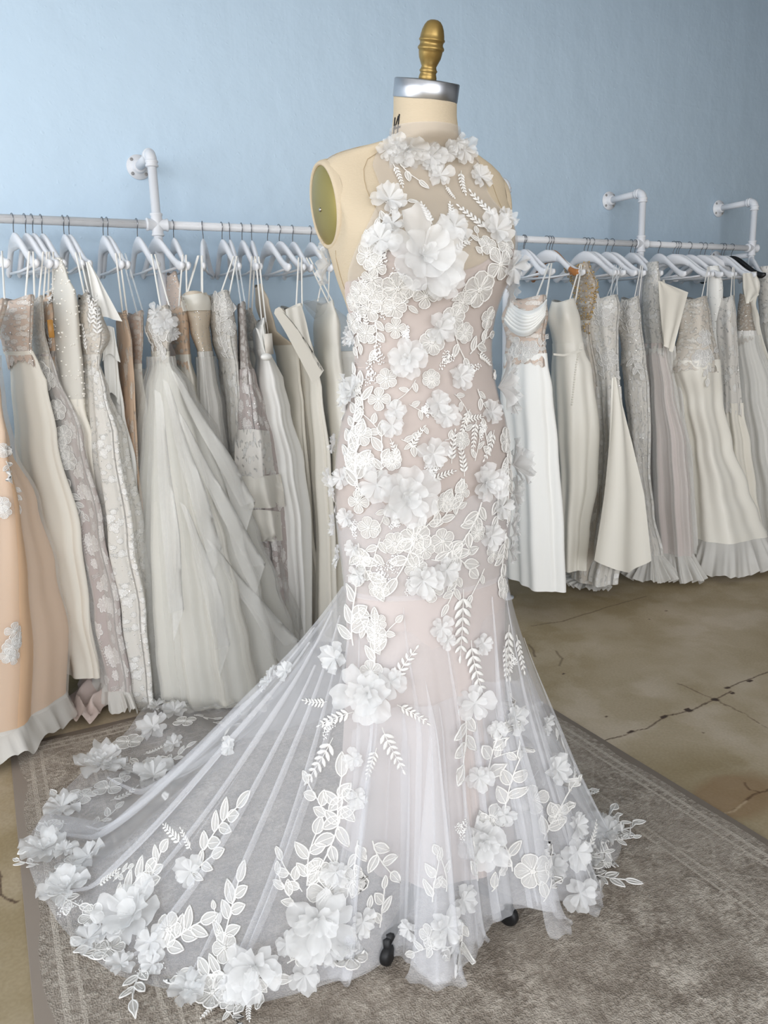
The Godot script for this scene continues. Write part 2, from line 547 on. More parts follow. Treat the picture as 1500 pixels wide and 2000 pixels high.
func build_room() -> void:
	var x0: float = ROOM[0]
	var x1: float = ROOM[1]
	var d: float = ROOM[2]
	var h: float = ROOM[3]
	var m := M.new()
	m.box(Vector3((x0 + x1) / 2, h / 2, -0.1), Vector3(x1 - x0 + 0.4, h, 0.2))
	structure("wall_back", m, mats["wall paint"], "pale blue painted plaster wall behind the dress racks", false)
	m = M.new()
	m.grid([PackedVector3Array([Vector3(x0, 0, 0), Vector3(x1, 0, 0)]), PackedVector3Array([Vector3(x0, 0, d), Vector3(x1, 0, d)])])
	for i in m.v.size():
		m.uv[i] = Vector2((m.v[i].x - FLOOR_AT.x) / FLOOR_SIZE.x, (m.v[i].z - FLOOR_AT.y) / FLOOR_SIZE.y)
	var f := M.new()
	f.box(Vector3((x0 + x1) / 2, -0.101, d / 2), Vector3(x1 - x0 + 0.4, 0.2, d + 0.4))
	var fo := structure("floor", m, mats["concrete"], "worn brown concrete floor with cracks and stains", false)
	put("slab", f, mats["cast iron black"], fo, "", false)
	m = M.new()
	m.box(Vector3((x0 + x1) / 2, h + 0.1, d / 2), Vector3(x1 - x0 + 0.4, 0.2, d + 0.4))
	structure("ceiling", m, mats["ceiling paint"], "white ceiling above the frame", false)
	m = M.new()
	window_wall(m, Vector3(x0, 0, 0), Vector3(x0, 0, d), h, WIN_L[0] / d, WIN_L[1] / d, WIN_L[2], WIN_L[3], Vector3(-0.2, 0, 0))
	structure("wall_left", m, mats["white wall paint"], "white wall with the large side window", false)
	m = M.new()
	m.box(Vector3(x1 + 0.1, h / 2, d / 2), Vector3(0.2, h, d))
	structure("wall_right", m, mats["white wall paint"], "plain white wall past the racks", false)
	m = M.new()
	window_wall(m, Vector3(x0, 0, d), Vector3(x1, 0, d), h, (WIN_F[0] - x0) / (x1 - x0), (WIN_F[1] - x0) / (x1 - x0), WIN_F[2], WIN_F[3], Vector3(0, 0, 0.2))
	structure("wall_front", m, mats["white wall paint"], "white wall with the shop window behind the viewer", false)
	# frames and panes of the two windows
	for k in 2:
		m = M.new()
		var g := M.new()
		var w: Array = WIN_F if k else WIN_L
		var mid: float = (w[0] + w[1]) / 2
		var ht: float = w[3] - w[2]
		for i in 5:
			var at: float = lerpf(w[0] + 0.03, w[1] - 0.03, i / 4.0)
			m.box(Vector3(at, (w[2] + w[3]) / 2, d + 0.1) if k else Vector3(x0 - 0.1, (w[2] + w[3]) / 2, at), Vector3(0.06, ht, 0.06))
		for y in [w[2] + 0.03, w[3] - 0.03]:
			m.box(Vector3(mid, y, d + 0.1) if k else Vector3(x0 - 0.1, y, mid), Vector3(w[1] - w[0], 0.06, 0.06) if k else Vector3(0.06, 0.06, w[1] - w[0]))
		g.box(Vector3(mid, (w[2] + w[3]) / 2, d + 0.1) if k else Vector3(x0 - 0.1, (w[2] + w[3]) / 2, mid), Vector3(w[1] - w[0], ht, 0.006) if k else Vector3(0.006, ht, w[1] - w[0]))
		var wo := structure("window_%d" % (k + 1), m, mats["white wall paint"], "tall shop window behind the viewer" if k else "wide window in the left wall", false)
		put("pane", g, mats["window glass"], wo, "", false)
	# the rug
	m = M.new()
	var rx := (RUG[0] + RUG[1]) / 2.0
	var rz := (RUG[2] + RUG[3]) / 2.0
	var sx: float = RUG[1] - RUG[0]
	var sz: float = RUG[3] - RUG[2]
	var rug := thing("rug", "taupe and ivory distressed rug with a scrolled border under the gown", "rug", Vector3(rx, 0, rz))
	m.box(Vector3(0, 0.0035, 0), Vector3(sx, 0.007, sz), 0.002)
	put("binding", m, mats["rug binding"], rug)
	m = M.new()
	var rows := []
	for j in 60:
		var row := PackedVector3Array()
		for i in 40:
			var u := i / 39.0
			var w := j / 59.0
			var wav := 0.0012 * sin(u * 31.0 + w * 9.0) * sin(w * 43.0)
			row.append(Vector3((u - 0.5) * (sx - 0.008), 0.0085 + wav * (1.0 if i > 0 and i < 39 and j > 0 and j < 59 else 0.0) - (0.003 if i == 0 or i == 39 or j == 0 or j == 59 else 0.0), (w - 0.5) * (sz - 0.008)))
		rows.append(row)
	m.grid(rows)
	put("pile", m, mats["rug pile"], rug)

const WIN_L := [0.6, 6.6, 0.3, 3.4]        # z from, to, y from, to
const WIN_F := [-4.4, 2.8, 0.4, 3.4]       # x from, to, y from, to

func build_light() -> void:
	var cam := Camera3D.new()
	cam.name = "camera"
	cam.fov = rad_to_deg(2.0 * atan(1000.0 / FOCAL))
	cam.near = 0.05
	cam.far = 60.0
	cam.transform = Transform3D(Basis(RIGHT, UP, -FWD).orthonormalized(), EYE)
	add_child(cam)
	var we := WorldEnvironment.new()
	we.name = "surroundings"
	var e := Environment.new()
	e.background_mode = Environment.BG_SKY
	var sky := Sky.new()
	var sm := ProceduralSkyMaterial.new()
	sm.sky_top_color = Color8(150, 185, 225)
	sm.sky_horizon_color = Color8(225, 232, 240)
	sm.ground_bottom_color = Color8(120, 118, 114)
	sm.ground_horizon_color = Color8(200, 200, 198)
	sky.sky_material = sm
	e.sky = sky
	e.tonemap_mode = Environment.TONE_MAPPER_LINEAR
	e.tonemap_exposure = 1.0
	e.sdfgi_enabled = true
	e.ssao_enabled = true
	e.ssil_enabled = true
	we.environment = e
	add_child(we)
	var l := AreaLight3D.new()
	l.name = "side_window_daylight"
	l.area_size = Vector2(WIN_L[1] - WIN_L[0], WIN_L[3] - WIN_L[2])
	l.position = Vector3(ROOM[0] + 0.02, (WIN_L[2] + WIN_L[3]) / 2, (WIN_L[0] + WIN_L[1]) / 2)
	l.rotation.y = -PI / 2
	l.light_color = Color8(249, 251, 255)
	l.light_energy = 20.5
	l.shadow_enabled = true
	add_child(l)
	var k := AreaLight3D.new()
	k.name = "shop_window_daylight"
	k.area_size = Vector2(WIN_F[1] - WIN_F[0], WIN_F[3] - WIN_F[2])
	k.position = Vector3((WIN_F[0] + WIN_F[1]) / 2, (WIN_F[2] + WIN_F[3]) / 2, ROOM[2] - 0.02)
	k.light_color = Color8(250, 251, 254)
	k.light_energy = 33.0
	k.shadow_enabled = true
	add_child(k)

# ------------------------------------------------------------------ the wall rack of white pipe
func fitting(m: M, c: Vector3, dir: Vector3, rad: float, len: float) -> void:
	# a collar with a rounded lip at both ends
	var up := dir.normalized()
	var s := up.cross(Vector3.UP if absf(up.y) < 0.9 else Vector3.RIGHT).normalized()
	var at := Transform3D(Basis(s, up, s.cross(up)), c)
	var h := len / 2
	m.lathe([[0.001, -h], [rad * 0.93, -h], [rad * 1.08, -h + 0.002], [rad * 1.08, -h + 0.007], [rad * 0.97, -h + 0.010], [rad * 0.97, h - 0.010], [rad * 1.08, h - 0.007], [rad * 1.08, h - 0.002], [rad * 0.93, h], [0.001, h]], 16, at)

func build_rack() -> void:
	var white: Material = mats["white pipe paint"]
	var rack := thing("clothes_rack", "white pipe clothes rack fixed along the blue wall", "clothes rack", Vector3(POSTS[1], 0, 0))
	var off := -rack.position
	var r := 0.0168
	var cuts := [-2.2] + POSTS
	for k in 4:
		var a: float = cuts[k]
		var b: float = cuts[k + 1]
		var m := M.new()
		m.tube(PackedVector3Array([Vector3(a, RAIL_Y, RAIL_Z) + off, Vector3((a + b) / 2, RAIL_Y, RAIL_Z) + off, Vector3(b, RAIL_Y, RAIL_Z) + off]), r * 0.92, 16, true, 1.6)
		put("rail", m, mats["chipped white paint"], rack)
	for x in POSTS:
		var m := M.new()
		m.tube(PackedVector3Array([Vector3(x, 0.012, RAIL_Z) + off, Vector3(x, TOP_Y - 0.03, RAIL_Z) + off]), r, 16)
		put("post", m, white, rack)
		m = M.new()
		m.tube(PackedVector3Array([Vector3(x, TOP_Y, RAIL_Z - 0.03) + off, Vector3(x, TOP_Y, 0.006) + off]), r, 16)
		put("arm", m, white, rack)
		# elbow
		m = M.new()
		var bend := PackedVector3Array()
		for i in 9:
			var t := PI / 2 * i / 8.0
			bend.append(Vector3(x, TOP_Y - 0.032 + 0.032 * sin(t), RAIL_Z - 0.032 + 0.032 * cos(t)) + off)
		m.tube(bend, r * 1.22, 16)
		fitting(m, Vector3(x, TOP_Y - 0.036, RAIL_Z) + off, Vector3.UP, r * 1.3, 0.024)
		fitting(m, Vector3(x, TOP_Y, RAIL_Z - 0.036) + off, Vector3.BACK, r * 1.3, 0.024)
		put("elbow", m, white, rack)
		# cross where the post meets the rail
		m = M.new()
		fitting(m, Vector3(x, RAIL_Y, RAIL_Z) + off, Vector3.UP, r * 1.28, 0.082)
		fitting(m, Vector3(x, RAIL_Y, RAIL_Z) + off, Vector3.RIGHT, r * 1.28, 0.082)
		put("cross_fitting", m, white, rack)
		wall_flange(rack, Vector3(x, TOP_Y, 0) + off, r)
		# floor flange
		m = M.new()
		m.lathe([[0.001, 0.001], [0.045, 0.001], [0.045, 0.008], [0.026, 0.011], [0.024, 0.03], [0.001, 0.03]], 20, Transform3D(Basis(), Vector3(x, 0, RAIL_Z) + off))
		put("floor_flange", m, white, rack)
	# the short brace behind the last post
	var x: float = POSTS[3]
	var m := M.new()
	m.tube(PackedVector3Array([Vector3(x, RAIL_Y - 0.035, RAIL_Z) + off, Vector3(x, RAIL_Y - 0.035, 0.006) + off]), r * 0.9, 14)
	put("brace", m, white, rack)
	wall_flange(rack, Vector3(x, RAIL_Y - 0.035, 0) + off, r)

func wall_flange(rack: Node3D, c: Vector3, r: float) -> void:
	var white: Material = mats["white pipe paint"]
	var at := Transform3D(Basis(Vector3.RIGHT, Vector3.BACK, Vector3.DOWN), c)
	var m := M.new()
	m.lathe([[0.001, 0.001], [0.046, 0.001], [0.047, 0.004], [0.046, 0.008], [0.029, 0.011], [0.026, 0.014], [0.0245, 0.03], [0.022, 0.032], [0.001, 0.032]], 28, at)
	var f := put("flange", m, white, rack)
	for k in 4:
		var a := TAU * (k + 0.5) / 4
		var s := M.new()
		s.lathe([[0.0065, 0.0085], [0.0065, 0.0115], [0.004, 0.0125], [0.001, 0.0125]], 8, Transform3D(at.basis, c + Vector3(cos(a), sin(a), 0) * 0.0365))
		put("screw", s, mats["pipe scuff grey"], f)

# ------------------------------------------------------------------ dress form and the body it gives the gown
# height, half width, depth to the front, depth to the back, squareness, centre forward
const BODY := [
	[1.678, 0.074, 0.062, 0.064, 2.0, 0.010],
	[1.670, 0.100, 0.060, 0.070, 2.0, 0.000],
	[1.661, 0.140, 0.058, 0.072, 2.2, -0.014],
	[1.650, 0.176, 0.058, 0.072, 2.5, -0.028],
	[1.636, 0.198, 0.060, 0.074, 2.8, -0.034],
	[1.615, 0.210, 0.066, 0.078, 3.0, -0.036],
	[1.575, 0.212, 0.078, 0.086, 3.0, -0.034],
	[1.540, 0.208, 0.092, 0.094, 2.8, -0.026],
	[1.500, 0.198, 0.106, 0.100, 2.5, -0.016],
	[1.460, 0.187, 0.118, 0.100, 2.3, -0.008],
	[1.420, 0.178, 0.120, 0.096, 2.2, -0.004],
	[1.380, 0.166, 0.112, 0.090, 2.1, 0.0],
	[1.340, 0.155, 0.105, 0.085, 2.1, 0.0],
	[1.300, 0.149, 0.102, 0.082, 2.1, 0.0],
	[1.260, 0.149, 0.103, 0.083, 2.1, 0.0],
	[1.220, 0.154, 0.107, 0.087, 2.1, 0.0],
	[1.180, 0.165, 0.112, 0.096, 2.1, 0.0],
	[1.140, 0.180, 0.117, 0.110, 2.1, 0.0],
	[1.100, 0.189, 0.120, 0.122, 2.1, 0.0],
	[1.050, 0.195, 0.121, 0.131, 2.1, 0.0],
	[1.000, 0.198, 0.121, 0.133, 2.1, 0.0],
	[0.940, 0.197, 0.120, 0.129, 2.1, 0.0],
	[0.860, 0.191, 0.118, 0.122, 2.1, 0.0],
	[0.780, 0.185, 0.116, 0.118, 2.1, 0.0],
	[0.700, 0.184, 0.118, 0.122, 2.1, 0.0],
	[0.600, 0.188, 0.125, 0.130, 2.0, 0.0],
]
const ARM_X := 0.203

func body(th: float, y: float, off := 0.0, arms := true) -> Vector3:
	th = wrapf(th, -PI, PI)
	var r := crom(BODY, y)
	var s := sin(th)
	var c := cos(th)
	var e := 2.0 / r[4]
	var x := (r[1] + off) * signf(s) * pow(absf(s), e)
	var z := ((r[2] if c > 0.0 else r[3]) + off) * signf(c) * pow(absf(c), e)
	# bust
	var dy := (y - (1.462 if y < 1.462 else 1.465)) / (0.055 if y < 1.462 else 0.07)
	for sd in [-1.0, 1.0]:
		var da: float = (rad_to_deg(th) - sd * 28.0) / 21.0
		var b: float = 0.036 * exp(-0.5 * (da * da + dy * dy))
		x += b * s
		z += b * c
	if arms and y > 1.47:
		var lim := lerpf(0.188, 0.199, smoothstep(1.47, 1.64, y)) + off
		x = clampf(x, -lim, lim)
	return Vector3(x + 0.008 * smoothstep(1.44, 1.54, y), y, z + r[5])

# the neck leans forward; t runs from 0 at its foot to 1 at the steel cap
func neck(th: float, t: float, off := 0.0) -> Vector3:
	var tilt := deg_to_rad(17.0) * smoothstep(0.0, 1.0, t)
	var rad := lerpf(0.0675, 0.0625, clampf(t * 1.6, 0, 1)) + off
	var c := Vector3(0.006, 1.678 + 0.075 * t, 0.012 + 0.004 * t)
	return c + Vector3(1, 0, 0) * sin(th) * rad * 0.97 + Vector3(0, -sin(tilt), cos(tilt)) * cos(th) * rad

func neck_frame() -> Transform3D:
	var tilt := deg_to_rad(17.0)
	return Transform3D(Basis(Vector3(1, 0, 0), Vector3(0, cos(tilt), sin(tilt)), Vector3(0, -sin(tilt), cos(tilt))), Vector3(0.006, 1.753, 0.016))

func ring(f: Callable, y: float, n: int, off := 0.0) -> PackedVector3Array:
	var row := PackedVector3Array()
	for i in n:
		row.append(f.call(TAU * i / n, y, off))
	return row

func build_form() -> void:
	var form := thing("dress_form", "cream linen dress form with steel neck cap and gold finial wearing the floral gown", "dress form", AX)
	var linen: Material = mats["form linen"]
	var m := M.new()
	var rows := []
	for j in 66:
		rows.append(ring(body, lerpf(0.80, 1.678, j / 65.0), 96))
	for j in range(1, 15):
		rows.append(ring(neck, j / 14.0, 96))
	m.grid(rows, true)
	m.fan(rows[0], true)
	m.fan(rows[-1])
	put("torso", m, linen, form)
	# steel cap
	var nf := neck_frame()
	m = M.new()
	m.lathe([[0.0618, -0.002], [0.0624, 0.0], [0.0624, 0.0285], [0.0612, 0.030], [0.03, 0.0322], [0.001, 0.0325]], 64, nf)
	put("neck_cap", m, mats["brushed steel"], form, "brushed steel neck cap")
	# turned finial
	m = M.new()
	m.lathe([[0.0010, 0.0300], [0.0165, 0.0311], [0.0172, 0.0346], [0.0160, 0.0399], [0.0150, 0.0422], [0.0158, 0.0444], [0.0172, 0.0467], [0.0150, 0.0498], [0.0140, 0.0536], [0.0165, 0.0589], [0.0205, 0.0672], [0.0222, 0.0756],
		[0.0226, 0.0794], [0.0245, 0.0809], [0.0250, 0.0832], [0.0240, 0.0855], [0.0222, 0.0878], [0.0215, 0.0908], [0.0225, 0.0938], [0.0243, 0.0954], [0.0243, 0.0976], [0.0228, 0.0992], [0.0221, 0.1045], [0.0202, 0.1128], [0.0168, 0.1204], [0.0125, 0.1258], [0.0070, 0.1284], [0.0010, 0.1292]], 40, nf)
	put("finial", m, mats["gold paint"], form, "turned gold finial")
	# arm plates
	for sd in [-1.0, 1.0]:
		var down := Vector3(-sd * 0.011, -0.146, 0.030).normalized()
		var out := Vector3(sd, -0.075, 0).normalized()
		var b := Basis(down.cross(out).normalized() * 0.058 * -sd, out, down * 0.075)
		var at := Transform3D(b, Vector3(sd * (ARM_X - 0.006) + 0.008, 1.560, -0.040))
		var mm := M.new()
		mm.lathe([[0.001, 0.0105], [0.3, 0.0100], [0.6, 0.0078], [0.85, 0.0040], [0.98, 0.0005]], 48, at)
		put("arm_plate", mm, mats["gold disc"], form, "oval gold plate closing the armhole")
		mm = M.new()
		mm.lathe([[0.965, -0.001], [0.985, 0.0028], [1.02, 0.0036], [1.06, 0.0026], [1.10, -0.002], [1.13, -0.012]], 48, at)
		put("armhole_rim", mm, linen, form)
		mm = M.new()
		mm.blob(at * Vector3(0.0, 0.0105, 0.1), Vector3(0.003, 0.0042, 0.0042), 10, 6)
		put("screw", mm, mats["screw steel"], form)
	# seams: shoulder, princess, side and centre
	var sm := M.new()
	for sd in [-1.0, 1.0]:
		for q in [[sd * 24.0, sd * 34.0, 0.9, 1.655], [sd * 88.0, sd * 88.0, 0.9, 1.474]]:
			var pts := PackedVector3Array()
			for j in 40:
				var y := lerpf(q[2], q[3], j / 39.0)
				pts.append(body(deg_to_rad(lerpf(q[0], q[1], j / 39.0)), y, 0.0006))
			sm = M.new()
			sm.tube(pts, 0.0006, 5)
			put("seam", sm, mats["seam thread"], form)
		var sp := PackedVector3Array()
		for j in 16:
			var t := j / 15.0
			var y := lerpf(1.668, 1.612, t)
			sp.append(body(deg_to_rad(sd * 86.0), y, 0.001))
		sm = M.new()
		sm.tube(sp, 0.0006, 5)
		put("seam", sm, mats["seam thread"], form)
	# the size written on the neck in marker
	m = M.new()
	for q in [[[-96.0, 0.50], [-97.0, 0.12]], [[-84.0, 0.52], [-93.0, 0.24], [-77.0, 0.24]], [[-82.0, 0.56], [-83.5, 0.08]]]:
		var pts := PackedVector3Array()
		for k in q.size() - 1:
			for i in 5:
				var t := i / 4.0
				pts.append(neck(deg_to_rad(lerpf(q[k][0], q[k + 1][0], t)), lerpf(q[k][1], q[k + 1][1], t), 0.0004))
		m.tube(pts, 0.0016, 6)
	put("size_mark", m, mats["marker ink"], form, "black marker numeral on the neck")
	# cast base with four wheels
	m = M.new()
	m.tube(PackedVector3Array([Vector3(0, 0.14, 0), Vector3(0, 0.82, 0)]), 0.017, 16)
	put("pole", m, mats["cast iron black"], form)
	m = M.new()
	m.lathe([[0.001, 0.10], [0.045, 0.10], [0.05, 0.115], [0.042, 0.135], [0.026, 0.15], [0.022, 0.19], [0.001, 0.19]], 24, Transform3D())
	put("hub", m, mats["cast iron black"], form)
	for q in CASTERS:
		var foot := Vector3(q[0], 0, q[1])
		var d := foot.normalized()
		var leg := PackedVector3Array()
		for i in 10:
			var t := i / 9.0
			leg.append(d * lerpf(0.03, foot.length(), t) + Vector3.UP * (0.105 - 0.035 * t - 0.012 * sin(t * PI)))
		m = M.new()
		m.tube(leg, PackedFloat32Array([0.020, 0.018, 0.016, 0.014, 0.013, 0.012, 0.011, 0.011, 0.012, 0.013]), 10)
		var l := put("leg", m, mats["cast iron black"], form)
		m = M.new()
		var side := d.cross(Vector3.UP)
		var wb := Basis(side.cross(Vector3.UP).normalized(), side.normalized(), Vector3.UP)
		m.lathe([[0.001, -0.012], [0.014, -0.012], [0.020, -0.010], [0.023, -0.005], [0.023, 0.005], [0.020, 0.010], [0.014, 0.012], [0.001, 0.012]], 24, Transform3D(wb, foot + Vector3.UP * 0.035))
		put("caster_wheel", m, mats["cast iron black"], l)
		m = M.new()
		m.tube(PackedVector3Array([foot + Vector3.UP * 0.035, foot + Vector3.UP * 0.075]), 0.010, 10)
		put("caster_stem", m, mats["cast iron black"], l)

const CASTERS := [[0.085, 0.185], [-0.205, 0.150], [-0.10, -0.19], [0.20, -0.14]]

# ------------------------------------------------------------------ the gown
# direction round the form in degrees (0 front, -90 the photograph's left), hem radius, share at which the cloth reaches the floor, curve of the fall, hem height
const HEM := [
	[-190.0, 1.46, 0.62, 1.5, 0.012],
	[-180.0, 1.50, 0.62, 1.5, 0.012],
	[-169.0, 1.50, 0.64, 1.45, 0.012],
	[-157.0, 1.30, 0.70, 1.35, 0.012],
	[-142.6, 1.17, 0.78, 1.25, 0.012],
	[-128.3, 1.09, 0.82, 1.2, 0.012],
	[-113.4, 0.90, 0.86, 1.25, 0.012],
	[-99.7, 0.745, 0.90, 1.3, 0.012],
	[-90.0, 0.632, 0.92, 1.3, 0.012],
	[-81.0, 0.556, 0.95, 1.25, 0.012],
	[-73.6, 0.44, 0.97, 1.2, 0.012],
	[-66.8, 0.32, 1.0, 1.1, 0.014],
	[-60.0, 0.285, 1.0, 1.05, 0.02],
	[-45.0, 0.262, 1.0, 1.0, 0.03],
	[-17.0, 0.25, 1.0, 1.0, 0.03],
	[0.0, 0.24, 1.0, 1.0, 0.06],
	[20.0, 0.245, 1.0, 1.0, 0.085],
	[39.0, 0.275, 1.0, 1.0, 0.05],
	[51.0, 0.355, 1.0, 1.05, 0.03],
	[72.0, 0.45, 0.98, 1.1, 0.014],
	[105.0, 0.61, 0.92, 1.3, 0.012],
	[124.0, 0.89, 0.85, 1.4, 0.012],
	[140.0, 1.15, 0.76, 1.5, 0.012],
	[160.0, 1.40, 0.66, 1.5, 0.012],
	[170.0, 1.46, 0.62, 1.5, 0.012],
	[180.0, 1.50, 0.62, 1.5, 0.012],
]
# folds of the lower skirt: direction, half width in degrees, how far it stands out
const FOLDS := [[-63.0, 7.0, 0.045], [-50.0, 6.0, -0.03], [-29.0, 9.0, 0.05], [-12.0, 5.0, 0.012], [2.0, 8.0, -0.022], [18.0, 6.0, -0.012], [31.0, 7.0, 0.045], [42.0, 5.0, -0.03], [52.0, 6.0, 0.03], [64.0, 6.0, -0.03], [78.0, 8.0, 0.03]]
const KNEE := 0.80
var pleated := 1.0

func skirt(deg0: float, s: float, off := 0.0, shrink := 1.0, ripple := 1.0) -> Vector3:
	# pleats: here and there the cloth runs back under itself
	var turn := deg0
	var pw := smoothstep(0.08, 0.5, s) * ripple * pleated
	var pa := 0.5 + 0.5 * sin(deg_to_rad(deg0 * 5.0 + 40.0 + off * 9000.0))
	var pleat := deg_to_rad(deg0 * 20.0 + 60.0 * sin(deg_to_rad(deg0 * 3.0)) + off * 30000.0)
	var deg := clampf(turn + pw * 5.6 * pa * sin(pleat), -189.9, 179.9)
	var th := deg_to_rad(deg)
	var h := crom(HEM, deg)
	var start := body(th, KNEE, 0.004 + off)
	var r0 := Vector2(start.x, start.z).length()
	var dir := Vector3(sin(th), 0, cos(th))
	if r0 > 0.01:
		dir = Vector3(start.x, 0, start.z).normalized().lerp(dir, smoothstep(0.0, 0.4, s)).normalized()
	var far := clampf((h[1] - 0.4) / 0.5, 0.0, 1.0)
	var r: float = r0 + (h[1] * shrink - r0) * pow(s, lerpf(1.25, 1.06, far))
	var f := maxf(0.0, 1.0 - s / h[2])
	var y: float = h[4] + (KNEE - h[4]) * pow(f, h[3])
	# folds
	var w := smoothstep(0.05, 0.9, s) * ripple
	for q in FOLDS:
		var d: float = (deg - q[0]) / q[1]
		r += q[2] * exp(-d * d) * w
	var tr := far * ripple
	var a := deg
	var fold := 0.5 + 0.5 * sin(deg_to_rad(a * 11.0) + 1.3 * sin(deg_to_rad(a * 4.0)))
	fold = pow(fold, 3.0)
	y += tr * 0.030 * fold * smoothstep(0.12, 0.5, s) * (1.0 - 0.55 * smoothstep(0.75, 1.0, s))
	var fine := sin(deg_to_rad(a * 37.0) + 5.0 * s) * sin(deg_to_rad(a * 19.0) - 3.0 * s)
	y += tr * 0.007 * (fine + 1.0) * smoothstep(0.2, 0.6, s)
	r += (1.0 - far) * (0.004 * fine * w + 0.006 * pa * pw * cos(pleat))
	y += far * 0.007 * pa * pw * (1.0 + cos(pleat)) * smoothstep(0.1, 0.4, s)
	return Vector3(0, 0, 0) + dir * (r + off) + Vector3.UP * (y - start.y + KNEE) + Vector3.UP * off * far

# directions, in degrees, at which the halter leaves the shoulders bare: the sheer yoke runs only between them
func halter(y: float) -> float:
	return crom(HALTER, y)[1]

const HALTER := [[1.710, 180.0], [1.692, 180.0], [1.684, 150.0], [1.67, 62.0], [1.652, 35.0], [1.62, 27.0], [1.585, 24.0], [1.55, 30.0], [1.516, 40.0], [1.48, 53.0], [1.464, 60.0], [1.42, 76.0], [1.37, 77.0], [1.32, 82.0], [1.28, 90.0], [1.262, 120.0], [1.25, 180.0]]

func strip(m: M, y0: float, y1: float, ny: int, nt: int, off: float, edge: Callable) -> void:
	var rows := []
	for j in ny:
		var y := lerpf(y0, y1, j / float(ny - 1))
		var e: float = edge.call(y)
		var row := PackedVector3Array()
		for i in nt:
			var th := deg_to_rad(lerpf(-e, e, i / float(nt - 1)))
			row.append(worn(th, y, off))
		rows.append(row)
	m.grid(rows, false, 3.0, 6.0)

func worn(th: float, y: float, off: float) -> Vector3:
	if y > 1.678:
		return neck(th, (y - 1.678) / 0.075, off)
	return body(th, y, off)

